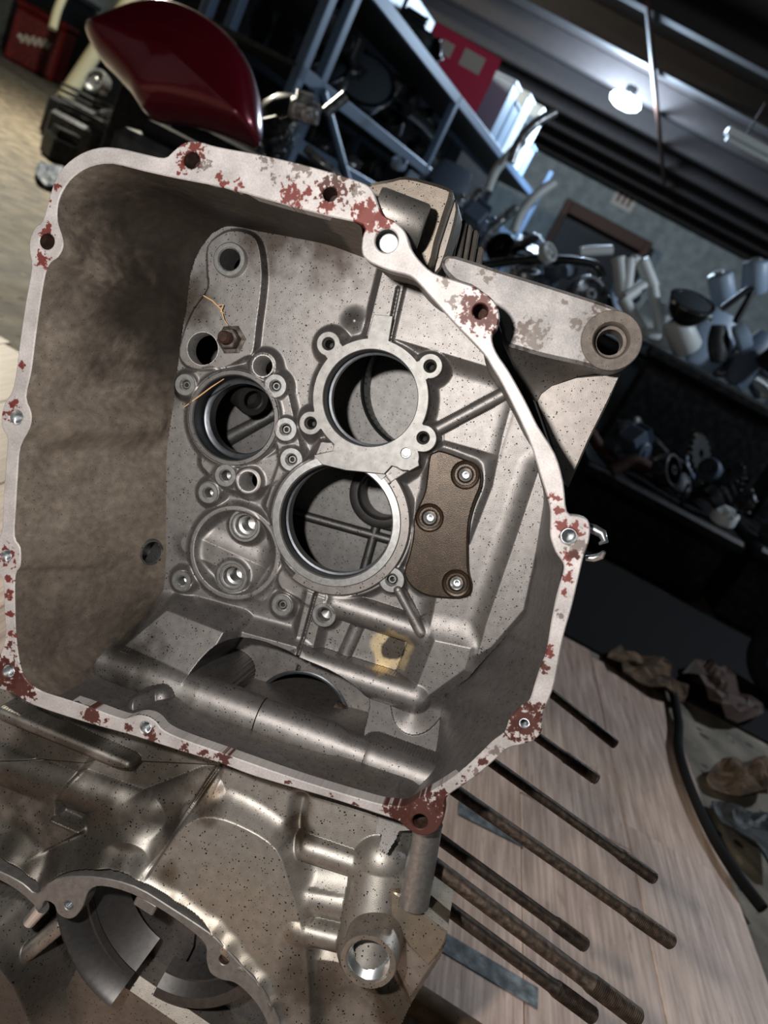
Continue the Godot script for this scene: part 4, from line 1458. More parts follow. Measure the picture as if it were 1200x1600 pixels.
	for k in 6:
		mb = MB.new()
		var t: Array = tops[k]
		var fz := -74.0 - 9.0 * k
		var q := [t[0] - 6, t[1] + 3, t[0] + 2, t[1], t[0] + 5, t[1] + 6, t[0] - 4, t[1] + 60, t[0] - 14, t[1] + 100, t[0] - 40, t[1] + 100, t[0] - 30, t[1] + 40]
		mb.plate(ccw(px(q, fz)), [], fz, fz - 4.0, 0.6, Color(0.10, 0.08, 0.065).lerp(Color(0.22, 0.18, 0.15), 0.5 * (k % 2)))
		cpart("cooling_fin", mb, M.grime)
	# bent clip on the right edge
	mb = MB.new()
	mb.tube([L3(915, 822, -16), L3(928, 827, -16), L3(941, 834, -14), L3(945, 846, -13), L3(936, 850, -12)], [2.4, 3.0, 2.8, 2.2, 0.8], 10)
	cpart("wire_clip", mb, M.bright, "small bent clip")
	mb = MB.new()
	mb.tube([L3(915, 872, -16), L3(928, 872, -16), L3(940, 868, -14), L3(944, 862, -13)], [1.6, 2.2, 2.2, 1.2], 10)
	cpart("wire_clip", mb, M.bright, "small bent clip")
	# underside that carries the case on the planks
	var y_ground := to_case(Vector3(case_pos.x, 0.016, case_pos.z - 0.1))
	mb = MB.new()
	var up := (case_basis.inverse() * Vector3.UP).normalized()
	var c := L3(300, 1560, -110)
	var gap := (case_pos + case_basis * (c * 0.001)).y - 0.0165
	var dn := -up
	var tilt := up.cross(Vector3(0, 0, 1)).normalized()
	var fw := tilt.cross(up).normalized()
	var xf2 := Transform3D(Basis(tilt, up, fw), c)
	mb.box(Vector3(-95, -gap * 1000.0, -70), Vector3(95, 30, 40), 8.0, xf2, Color(0.3, 0.28, 0.26))
	cpart("sump", mb, M.lower)


func build_studs() -> void:
	# [root, tip, half width in pixels, depth of root and of tip in mm, threaded share]
	var list := [[800, 1035, 963, 1164, 7.5, 720, 700, .2], [770, 1102, 934, 1219, 8.5, 640, 625, .26], [700, 1142, 1024, 1374, 9, 590, 575, .14], [640, 1185, 1052, 1474, 11, 540, 520, .13], [620, 1262, 917, 1479, 10, 560, 545, .14], [620, 1308, 1000, 1594, 14, 480, 455, .17], [600, 1345, 930, 1590, 12, 520, 505, .16]]
	var k := 0
	for s in list:
		var a := case_at_depth(s[0], s[1], s[5] * 1.12)
		var b := case_at_depth(s[2], s[3], s[6] * 1.12)
		var d := (b - a).normalized()
		a -= d * 70.0
		var len := a.distance_to(b)
		var r: float = s[4] * s[6] * 1.12 / FPX * 0.95
		var tl: float = (len - 70.0) * s[7]
		var prof := [Vector2(0, 0), Vector2(r, 0.0), Vector2(r * 0.98, len - tl * 1.5), Vector2(r, len - tl * 1.25), Vector2(r * 1.16, len - tl * 1.15)]
		var y := len - tl * 1.1
		while y < len - 2.0:
			prof.append(Vector2(r * 1.2, y))
			prof.append(Vector2(r * 1.06, y + 0.65))
			y += 1.3
		prof.append_array([Vector2(r * 1.1, len - 1.2), Vector2(r * 0.85, len), Vector2(0, len)])
		var side := d.cross(Vector3(0, 0, 1)).normalized()
		var mb := MB.new()
		mb.lathe(prof, Transform3D(Basis(side, d.cross(side), d), a), 28)
		cpart("cylinder_stud", mb, M.stud if k % 2 else M.stud2)
		k += 1


# ---------------------------------------------------------------- the store room
const CEIL := 2.6
const X0 := -10.0
const X1 := 7.0
const Z0 := -15.0
const Z1 := 3.0


func slab(called: String, lo: Vector3, hi: Vector3, m: Material, label: String, category: String) -> MeshInstance3D:
	var mb := MB.new()
	mb.box(lo, hi)
	var o := mesh_node(called, mb.made(), m)
	structure(o, label, category)
	return o


func lamp(where: Vector3, energy: float, label: String, tone := Color(0.80, 0.90, 1.0)) -> void:
	var t := thing("ceiling_lamp", label, "lamp", where + Vector3(0, 0.12, 0))
	var mb := MB.new()
	mb.lathe([Vector2(0.0, -0.16), Vector2(0.07, -0.15), Vector2(0.12, -0.11), Vector2(0.135, -0.06), Vector2(0.12, -0.01), Vector2(0.05, 0.02)], Transform3D(Basis(Vector3.RIGHT, -PI / 2).scaled(Vector3(1.15, 0.7, 0.8)), Vector3(0, -0.055, 0)), 32)
	fix_normals(mb)
	mesh_node("bulb", mb.made(), M.glow, t)
	mb = MB.new()
	mb.lathe([Vector2(0.052, 0.0), Vector2(0.055, 0.06), Vector2(0.04, 0.07), Vector2(0.04, CEIL - where.y - 0.12), Vector2(0.0, CEIL - where.y - 0.12)], Transform3D(Basis(Vector3.RIGHT, -PI / 2), Vector3(0, -0.03, 0)), 24)
	mesh_node("lamp_holder", mb.made(), M.black, t)
	var l := OmniLight3D.new()
	l.name = "lamp_light"
	t.add_child(l, true)
	l.position = Vector3(0, -0.12, 0)
	l.light_color = tone
	l.light_energy = energy
	l.light_size = 0.1
	l.omni_range = 40.0
	l.omni_attenuation = 2.0
	l.shadow_enabled = true


func build_room() -> void:
	tex.conc = speckled(1024, 71, 0.45, 900, 0.25, 7.0, 200, 0.12)
	tex.wood = wood_image()
	tex.wall = speckled(512, 77, 0.75, 60, 0.5, 5.0, 0, 0.06)
	M.black = mat(Color(0.17, 0.175, 0.185), 0.45, 0.0, tex.mott, 300.0)
	M.rubber = mat(Color(0.12, 0.12, 0.125), 0.75, 0.0)
	M.rubber.metallic_specular = 0.2
	M.black.metallic_specular = 0.3
	M.glow = mat(Color(1, 1, 1), 0.4, 0.0)
	M.glow.emission_enabled = true
	M.glow.emission = Color(0.86, 0.93, 1.0)
	M.glow.emission_energy_multiplier = 12.0
	M.joist = mat(Color(0.135, 0.105, 0.10), 0.8, 0.0, tex.wall, 700.0)
	M.concrete = mat(Color(0.63, 0.58, 0.505), 0.75, 0.0, tex.conc, 1700.0, null, 0.0, false, true)
	M.wall = mat(Color(0.62, 0.65, 0.65), 0.85, 0.0, tex.wall, 1500.0)
	var fl := slab("floor", Vector3(X0, -0.15, Z0), Vector3(X1, 0, Z1), M.concrete, "stained grey concrete floor of the store room", "floor")
	slab("wall_back", Vector3(X0 - 0.2, 0, Z0 - 0.2), Vector3(X1 + 0.2, CEIL + 0.3, Z0), M.wall, "pale painted wall at the far end below the joists", "wall")
	slab("wall_left", Vector3(X0 - 0.2, 0, Z0), Vector3(X0, CEIL + 0.3, Z1), M.wall, "pale painted wall on the side of the open floor", "wall")
	slab("wall_right", Vector3(X1, 0, Z0), Vector3(X1 + 0.2, CEIL + 0.3, Z1), M.wall, "pale painted wall on the side of the scrap heap", "wall")
	slab("wall_front", Vector3(X0 - 0.2, 0, Z1), Vector3(X1 + 0.2, CEIL + 0.3, Z1 + 0.2), M.wall, "pale painted wall behind the viewer", "wall")
	var ce := slab("ceiling", Vector3(X0, CEIL + 0.22, Z0), Vector3(X1, CEIL + 0.32, Z1), M.joist, "dark boarded ceiling on brown joists", "ceiling")
	var mb := MB.new()
	mb.box(Vector3(X0 + 0.01, CEIL, -0.07), Vector3(X1 - 0.01, CEIL + 0.22, 0.07), 0.01)
	var jm := mb.made()
	for k in 16:
		var j := mesh_node("joist", jm, M.joist, ce)
		j.position = Vector3(0, 0, Z0 + 0.5 + k * 1.15)
	# laminate planks under the engine, laid along the view
	var deck := Node3D.new()
	deck.name = "floor_laminate"
	add_child(deck)
	structure(deck, "pale grey-brown laminate planks laid on the concrete under the engine", "floor")
	var woods := []
	for k in 4:
		var m := mat(Color(0.87, 0.80, 0.76) * [1.0, 0.93, 1.05, 0.97][k], 0.5, 0.0, tex.wood, 1000.0)
		m.uv1_scale = Vector3(3.1, 3.1, 0.9)
		m.uv1_offset = Vector3(0.13 * k, 0.2 * k, 0.37 * k)
		woods.append(m)
	var wd := 0.192
	for k in 11:
		var x := 0.77 - wd * (k + 1)
		var cut: float = [-0.52, -1.05, -0.28, -0.8, -0.45, -1.1, -0.65, -0.3, -0.9, -0.5, -0.75][k]
		for q in [[-1.70 - 0.03 * (k % 2), cut], [cut, 0.35]]:
			var pb := MB.new()
			pb.box(Vector3(x + 0.0006, 0.001, q[0] + 0.0006), Vector3(x + wd - 0.0006, 0.012, q[1] - 0.0006), 0.0012)
			mesh_node("plank", pb.made(), woods[(k * 3 + (1 if q[0] == cut else 0) * 2) % 4], deck)
	lamp(W(975, 162, 7.3), LAMP, "bright white bulb burning under the joists above the scrap heap")
	lamp(Vector3(-3.4, 2.3, -5.4), LAMP * 1.1, "ceiling bulb over the open concrete floor, out of the picture to the left", Color(1.0, 0.97, 0.88))
	lamp(Vector3(2.3, 2.3, -2.6), LAMP * 0.24, "ceiling bulb over the right side of the room, out of the picture", Color(0.9, 0.95, 1.0))


const LAMP := 13.0


func wood_image() -> ImageTexture:
	var n := noise(81, 0.012, 4)
	var w := 512
	var h := 1024
	var a := noise(82, 0.03, 3).get_seamless_image(w, w)
	a.convert(Image.FORMAT_L8)
	var fine := noise(83, 0.09, 3).get_seamless_image(w, w)
	fine.convert(Image.FORMAT_L8)
	a.resize(w, h)
	var im := Image.create(w, h, false, Image.FORMAT_RGB8)
	var da := a.get_data()
	var df := fine.get_data()
	for y in h:
		for x in w:
			var s := da[((y / 3) % h) * w + x] / 255.0
			var g := df[((y / 14) % w) * w + x] / 255.0
			var b := da[y * w + (x * 2) % w] / 255.0
			var t := clampf(0.5 + (g - 0.5) * 1.1 + (s - 0.5) * 0.9, 0.0, 1.0)
			var c := Color(0.76, 0.69, 0.645).lerp(Color(1.0, 0.95, 0.91), t)
			if b < 0.3:
				c = c.lerp(Color(0.5, 0.4, 0.34), (0.3 - b) * 1.6)
			im.set_pixel(x, y, c)
	return ImageTexture.create_from_image(im)


# ---------------------------------------------------------------- things in the background
func solid(outline: Array, d: float, thick: float, flat := 0.5, tilt := 0.0) -> Array:     # rounded body: traced outline at d metres, real thickness; returns [mesh, place]
	var pts := PackedVector2Array()
	for i in range(0, outline.size(), 2):
		pts.append(Vector2((outline[i] - 600.0) / FPX * d, (800.0 - outline[i + 1]) / FPX * d))
	pts = smooth_closed(pts, 5)
	var c := Vector2.ZERO
	for p in pts:
		c += p
	c /= pts.size()
	var list := []
	# from the back over the widest line to a soft crease round the front face: [share of the outline, share of the thickness]
	for e in [[0.002, -1.0], [0.5, -0.98], [0.8, -0.88], [0.95, -0.6], [1.0, -0.2], [0.995, 0.1], [0.97, 0.35], [0.92, 0.55], [0.86, 0.7], [0.82, 0.76], [0.79, 0.79], [0.7, 0.84], [0.5, 0.92], [0.25, 0.98], [0.002, 1.0]]:
		var ring := []
		for p in pts:
			var q: Vector2 = (p - c) * e[0] * flat
			ring.append(Vector3(q.x, q.y, e[1] * thick))
		list.append(ring)
	var mb := MB.new()
	mb.rings(list)
	for k in mb.v.size():      # normals point outwards
		if mb.n[k].dot(mb.v[k] + Vector3(0, 0, 1e-6)) < 0.0 and absf(mb.v[k].z) > thick * 0.5:
			mb.n[k] = -mb.n[k]
	var where := EYE + cam_basis * Vector3(c.x, c.y, -d)
	return [mb, Transform3D(cam_basis * Basis(Vector3.UP, tilt), where)]


func fix_normals(mb: MB) -> void:      # sets smooth normals from the faces
	var sum := PackedVector3Array()
	sum.resize(mb.v.size())
	for k in range(0, mb.i.size(), 3):
		var a := mb.i[k]
		var b := mb.i[k + 1]
		var c := mb.i[k + 2]
		var g := (mb.v[b] - mb.v[a]).cross(mb.v[c] - mb.v[a])
		for q in [a, b, c]:
			sum[q] += g * (1.0 if g.dot(mb.n[q]) > 0.0 else -1.0)
	for k in mb.v.size():
		if sum[k].length() > 1e-12:
			mb.n[k] = sum[k].normalized()


func facing(n: Vector3) -> Basis:
	var s := n.cross(Vector3.UP if absf(n.y) < 0.9 else Vector3.RIGHT).normalized()
	return Basis(s, n.cross(s), n)


func headlight(u: float, v: float, d: float, r_px: float, dir: Vector3, label: String, bowl: Material) -> Node3D:
	var r := r_px / FPX * d
	var t := thing("headlight", label, "headlight", W(u, v, d))
	t.basis = cam_basis * facing(dir.normalized())
	var mb := MB.new()
	mb.lathe([Vector2(0, -r * 1.1), Vector2(r * 0.35, -r * 1.05), Vector2(r * 0.7, -r * 0.8), Vector2(r * 0.92, -r * 0.4), Vector2(r, 0)], Transform3D(), 40)
	mesh_node("bowl", mb.made(), bowl, t)
	mb = MB.new()
	mb.lathe([Vector2(r, -r * 0.05), Vector2(r * 1.06, 0.0), Vector2(r * 1.05, r * 0.1), Vector2(r * 0.93, r * 0.12), Vector2(r * 0.92, r * 0.02)], Transform3D(), 40)
	mesh_node("rim", mb.made(), M.chrome, t)
	mb = MB.new()
	mb.lathe([Vector2(r * 0.94, r * 0.05), Vector2(r * 0.7, r * 0.16), Vector2(r * 0.35, r * 0.23), Vector2(0, r * 0.25)], Transform3D(), 40)
	mesh_node("lens", mb.made(), M.lens, t)
	return t


func pipe(called: String, pts: Array, r: float, m: Material, label: String, category: String, group := "") -> Node3D:     # bent tube through world points
	var path := []
	var n := pts.size()
	for k in n - 1:
		for s in 6:
			var a: Vector3 = pts[maxi(k - 1, 0)]
			var b: Vector3 = pts[k]
			var c: Vector3 = pts[k + 1]
			var e: Vector3 = pts[mini(k + 2, n - 1)]
			path.append(b.cubic_interpolate(c, a, e, s / 6.0))
	path.append(pts[n - 1])
	var org: Vector3 = pts[0]
	for k in path.size():
		path[k] -= org
	var mb := MB.new()
	mb.tube(path, [r], 12)
	var o := mesh_node(called, mb.made(), m)
	o.position = org
	return tag(o, label, category, group)


func crate(where: Vector3, size: Vector3, turn: float, m: Material, label: String, called := "parts_crate") -> Node3D:     # open crate, where = middle of its base
	var t := thing(called, label, "crate", where)
	t.rotation.y = turn
	var w := size / 2.0
	var mb := MB.new()
	mb.box(Vector3(-w.x, 0, -w.z), Vector3(w.x, 0.012, w.z), 0.003)
	mesh_node("base", mb.made(), m, t)
	for q in [[Vector3(-w.x, 0.012, -w.z), Vector3(w.x, size.y, -w.z + 0.012)], [Vector3(-w.x, 0.012, w.z - 0.012), Vector3(w.x, size.y, w.z)], [Vector3(-w.x, 0.012, -w.z + 0.012), Vector3(-w.x + 0.012, size.y, w.z - 0.012)], [Vector3(w.x - 0.012, 0.012, -w.z + 0.012), Vector3(w.x, size.y, w.z - 0.012)]]:
		mb = MB.new()
		mb.box(q[0], q[1], 0.003)
		mesh_node("side", mb.made(), m, t)
	mb = MB.new()
	for q in [[Vector3(-w.x - 0.012, size.y - 0.02, -w.z - 0.012), Vector3(w.x + 0.012, size.y, -w.z)], [Vector3(-w.x - 0.012, size.y - 0.02, w.z), Vector3(w.x + 0.012, size.y, w.z + 0.012)], [Vector3(-w.x - 0.012, size.y - 0.02, -w.z), Vector3(-w.x, size.y, w.z)], [Vector3(w.x, size.y - 0.02, -w.z), Vector3(w.x + 0.012, size.y, w.z)]]:
		mb.box(q[0], q[1], 0.002)
	mesh_node("rim", mb.made(), m, t)
	return t


func engine_block(where: Vector3, s: float, b: Basis, m: Material, label: String, group := "") -> Node3D:
	var t := thing("engine_block", label, "engine part", where, group)
	t.basis = b
	var mb := MB.new()
	mb.box(Vector3(-0.5, -0.32, -0.36) * s, Vector3(0.5, 0.3, 0.36) * s, 0.06 * s)
	mesh_node("block", mb.made(), m, t)
	for k in 3:
		mb = MB.new()
		mb.box(Vector3(-0.38, 0.3 + 0.09 * k, -0.3) * s, Vector3(0.2, 0.345 + 0.09 * k, 0.3) * s, 0.01 * s)
		mesh_node("fin", mb.made(), m, t)
	mb = MB.new()
	mb.lathe([Vector2(0.3, 0.0), Vector2(0.3, 0.1), Vector2(0.26, 0.14), Vector2(0.12, 0.15), Vector2(0.1, 0.19), Vector2(0, 0.19)].map(func(p): return p * s), Transform3D(Basis(), Vector3(0.12, -0.03, 0.35) * s), 28)
	mesh_node("cover", mb.made(), m, t)
	return t


func side_cover(where: Vector3, r: float, b: Basis, m: Material, label: String, group := "") -> Node3D:
	var t := thing("engine_cover", label, "engine part", where, group)
	t.basis = b
	var mb := MB.new()
	mb.lathe([Vector2(1.0, -0.18), Vector2(1.0, 0.0), Vector2(0.94, 0.05), Vector2(0.8, 0.08), Vector2(0.7, 0.22), Vector2(0.4, 0.3), Vector2(0, 0.31)].map(func(p): return p * r), Transform3D(), 32)
	mesh_node("dome", mb.made(), m, t)
	for k in 6:
		mb = MB.new()
		mb.lathe([Vector2(0.13, -0.18), Vector2(0.13, 0.06), Vector2(0.05, 0.07), Vector2(0.05, 0.0), Vector2(0, 0.0)].map(func(p): return p * r), Transform3D(Basis(), Vector3(cos(k * 1.047), sin(k * 1.047), 0) * r * 1.03), 12)
		mesh_node("lug", mb.made(), m, t)
	return t


func drum(where: Vector3, r: float, b: Basis, m: Material, label: String, group := "") -> Node3D:
	var t := thing("brake_drum", label, "drum", where, group)
	t.basis = b
	var mb := MB.new()
	mb.lathe([Vector2(0.92, -0.5), Vector2(1.0, -0.45), Vector2(1.0, 0.3), Vector2(0.95, 0.4), Vector2(0.82, 0.4), Vector2(0.8, -0.1), Vector2(0.3, -0.12)].map(func(p): return p * r), Transform3D(), 36)
	mesh_node("shell", mb.made(), m, t)
	mb = MB.new()
	mb.lathe([Vector2(0.32, -0.15), Vector2(0.3, 0.42), Vector2(0.26, 0.46), Vector2(0.16, 0.46), Vector2(0.15, 0.1), Vector2(0, 0.1)].map(func(p): return p * r), Transform3D(), 24)
	mesh_node("hub", mb.made(), m, t)
	return t


func gear(where: Vector3, r: float, b: Basis, m: Material, label: String, group := "") -> Node3D:
	var mb := MB.new()
	var edge := PackedVector2Array()
	for k in 72:
		edge.append(Vector2.from_angle(TAU * k / 72) * r * (1.0 if k % 4 < 2 else 0.88))
	mb.plate(edge, [circle2(Vector2(0.0001 * r, 0), r * 0.22, 20)], r * 0.11, -r * 0.11, r * 0.02)
	var o := mesh_node("sprocket", mb.made(), m)
	o.transform = Transform3D(b, where)
	return tag(o, label, "sprocket", group)


func tin_panel(where: Vector3, w: float, h: float, b: Basis, m: Material, label: String, group := "") -> Node3D:     # curved body panel
	var list := []
	for k in 11:
		var a := -1.0 + 0.2 * k
		var ring := []
		for s in 24:
			var e := TAU * s / 24
			var x := cos(e) * w * (1.0 - 0.35 * a * a)
			ring.append(Vector3(x, a * h, sin(e) * 0.012 + 0.22 * w * (1.0 - x * x / (w * w)) - 0.1 * h * a * a))
		list.append(ring)
	var mb := MB.new()
	mb.rings(list)
	fix_normals(mb)
	var o := mesh_node("body_panel", mb.made(), m)
	o.transform = Transform3D(b, where)
	return tag(o, label, "panel", group)


func wild() -> Basis:
	return Basis.from_euler(Vector3(rng.randf_range(-1.2, 1.2), rng.randf_range(-PI, PI), rng.randf_range(-1.2, 1.2)))


const CELL := 0.012


func new_bed(lo: Vector2, hi: Vector2, base: float, lid := 99.0) -> Dictionary:      # heights of what already lies somewhere, in 12 mm cells; lid: the board above
	var w := int((hi.x - lo.x) / CELL) + 1
	var h := int((hi.y - lo.y) / CELL) + 1
	var a := PackedFloat32Array()
	a.resize(w * h)
	a.fill(base)
	return {"org": lo, "w": w, "h": h, "top": a, "lid": lid}


func profile(o: Node3D, bed: Dictionary) -> Array:       # lowest and highest point of a thing over each cell
	var low := {}
	var high := {}
	var todo := [[o, o.transform]]
	var org: Vector2 = bed.org
	while todo:
		var e: Array = todo.pop_back()
		var node: Node3D = e[0]
		for c in node.get_children():
			if c is MeshInstance3D:
				todo.append([c, e[1] * c.transform])
		if not node is MeshInstance3D:
			continue
		var arr: Array = node.mesh.surface_get_arrays(0)
		var vs: PackedVector3Array = e[1] * (arr[Mesh.ARRAY_VERTEX] as PackedVector3Array)
		var idx: PackedInt32Array = arr[Mesh.ARRAY_INDEX]
		for k in range(0, idx.size(), 3):
			var a := vs[idx[k]]
			var b := vs[idx[k + 1]] - a
			var c := vs[idx[k + 2]] - a
			var n := clampi(int(maxf(b.length(), maxf(c.length(), (b - c).length())) / (CELL * 0.8)) + 1, 1, 60)
			for i in n + 1:
				for j in n + 1 - i:
					var q := a + b * (float(i) / n) + c * (float(j) / n)
					var key := Vector2i(int((q.x - org.x) / CELL), int((q.z - org.y) / CELL))
					low[key] = minf(low.get(key, 1e9), q.y)
					high[key] = maxf(high.get(key, -1e9), q.y)
	return [low, high]


func lift_of(low: Dictionary, bed: Dictionary, by: Vector2i) -> float:
	var dy := -1e9
	var top: PackedFloat32Array = bed.top
	for key: Vector2i in low:
		for dx in [-1, 0, 1]:
			for dz in [-1, 0, 1]:
				var x: int = key.x + by.x + dx
				var z: int = key.y + by.y + dz
				if x >= 0 and z >= 0 and x < bed.w and z < bed.h:
					dy = maxf(dy, top[z * bed.w + x] - low[key])
				else:
					return 1e9
	return dy


func settle(o: Node3D, bed: Dictionary, along := Vector3.ZERO, stamp_only := false) -> bool:     # lays a thing down on what is under it; tries spots further along if it does not fit
	var pr := profile(o, bed)
	var low: Dictionary = pr[0]
	var high: Dictionary = pr[1]
	var tall := -1e9
	for key in high:
		tall = maxf(tall, high[key])
	var best := 1e9
	var by := Vector2i.ZERO
	for k in (1 if stamp_only or along == Vector3.ZERO else 41):
		var shift := along * 0.06 * ((k + 1) / 2) * (1 if k % 2 else -1)
		var cells := Vector2i(roundi(shift.x / CELL), roundi(shift.z / CELL))
		var dy := 0.0 if stamp_only else lift_of(low, bed, cells) + 0.002
		if dy < best and tall + dy < bed.lid:
			best = dy
			by = cells
			if bed.lid < 90.0:      # on a rack the nearest free spot will do
				break
	if best > 1e8:
		return false
	o.position += Vector3(by.x * CELL, best, by.y * CELL)
	for key: Vector2i in high:
		var x := key.x + by.x
		var z := key.y + by.y
		if x >= 0 and z >= 0 and x < bed.w and z < bed.h:
			bed.top[z * bed.w + x] = maxf(bed.top[z * bed.w + x], high[key] + best)
	return true


func settle_low(o: Node3D, bed: Dictionary, spots: Array, most: float) -> bool:
	var pr := profile(o, bed)
	var low: Dictionary = pr[0]
	var high: Dictionary = pr[1]
	var tall := -1e9
	for key in high:
		tall = maxf(tall, high[key])
	var best := 1e9
	var by := Vector2i.ZERO
	for c in spots:
		var dy := lift_of(low, bed, c)
		if dy < best:
			best = dy
			by = c
	if tall + best > most:
		return false
	o.position += Vector3(by.x * CELL, 0, by.y * CELL)
	return settle(o, bed)


func settle_or_drop(o: Node3D, bed: Dictionary, along := Vector3.ZERO) -> void:      # what finds no place is not kept
	if not settle(o, bed, along):
		print("no room for ", o.name)
		remove_child(o)
		o.free()


func bed_box(bed: Dictionary, lo: Vector2, hi: Vector2, y: float) -> void:
	for b in range(maxi(0, int((lo.y - bed.org.y) / CELL)), mini(bed.h, int((hi.y - bed.org.y) / CELL) + 1)):
		for a in range(maxi(0, int((lo.x - bed.org.x) / CELL)), mini(bed.w, int((hi.x - bed.org.x) / CELL) + 1)):
			bed.top[b * bed.w + a] = maxf(bed.top[b * bed.w + a], y)


func depth_of(p: Vector3) -> float:
	return -(cam_basis.inverse() * (p - EYE)).z


func tyre(where: Vector3, r: float, b: Basis, label: String) -> void:
	var t := thing("tyre", label, "tyre", where)
	t.basis = b
	var prof := []
	for k in 21:
		var a := -0.5 + TAU * 0.86 * k / 20.0
		prof.append(Vector2(r * 0.76 + r * 0.24 * cos(a), r * 0.26 * sin(a)))
	var mb := MB.new()
	mb.lathe(prof, Transform3D(), 48)
	fix_normals(mb)
	mesh_node("carcass", mb.made(), M.rubber, t)
	mb = MB.new()
	for k in 1:
		mb.lathe([Vector2(0.64, -0.16), Vector2(0.66, 0.16), Vector2(0.6, 0.17), Vector2(0.57, 0.0), Vector2(0.6, -0.17), Vector2(0.64, -0.16)].map(func(p): return p * r), Transform3D(), 40)
	mesh_node("rim", mb.made(), M.black, t)
	for k in 5:
		mb = MB.new()
		mb.tube([Vector3.ZERO, Vector3(cos(k * TAU / 5), sin(k * TAU / 5), 0) * r * 0.6], [r * 0.07, r * 0.05], 8)
		mesh_node("spoke", mb.made(), M.black, t)


func build_background() -> void:
	M.chrome = mat(Color(0.75, 0.77, 0.8), 0.12, 1.0)
	M.lens = mat(Color(0.3, 0.33, 0.36), 0.06, 0.3)
	M.red = mat(Color(0.43, 0.06, 0.135), 0.22, 0.35)
	M.red.clearcoat_enabled = true
	M.red.clearcoat = 1.0
	M.red.clearcoat_roughness = 0.04
	M.gloss = mat(Color(0.03, 0.035, 0.045), 0.1, 0.0)
	M.gloss.clearcoat_enabled = true
	M.alu = mat(Color(0.86, 0.87, 0.88), 0.3, 0.75, tex.mott, 200.0)
	M.alu_dark = mat(Color(0.36, 0.37, 0.39), 0.42, 0.6, tex.mott, 200.0)
	M.white = mat(Color(0.78, 0.80, 0.80), 0.45, 0.0)
	M.slate = mat(Color(0.34, 0.41, 0.50), 0.5, 0.1)
	M.bin = mat(Color(0.55, 0.62, 0.70), 0.45, 0.0)
	M.bin_dark = mat(Color(0.30, 0.35, 0.42), 0.5, 0.0)
	M.pink = mat(Color(0.80, 0.13, 0.30), 0.5, 0.0)
	M.charcoal = mat(Color(0.27, 0.285, 0.29), 0.6, 0.0, tex.mott, 300.0)
	M.card = mat(Color(0.58, 0.45, 0.32), 0.85, 0.0, tex.mott, 300.0)
	M.tape = mat(Color(0.56, 0.60, 0.62), 0.6, 0.0, tex.mott, 120.0)
	M.paper = mat(Color(0.75, 0.72, 0.68), 0.8, 0.0)
	M.timber = mat(Color(0.30, 0.19, 0.13), 0.7, 0.0, tex.wall, 300.0)
	M.rusty = mat(Color(0.34, 0.2, 0.15), 0.75, 0.2, tex.mott, 200.0)
	M.crimson = mat(Color(0.55, 0.06, 0.05), 0.55, 0.0, tex.mott, 400.0)
	M.cream = mat(Color(0.80, 0.76, 0.62), 0.6, 0.0)
	build_tank_corner()
	build_shelf()
	build_heap()
	build_far_end()
	build_floor_bits()


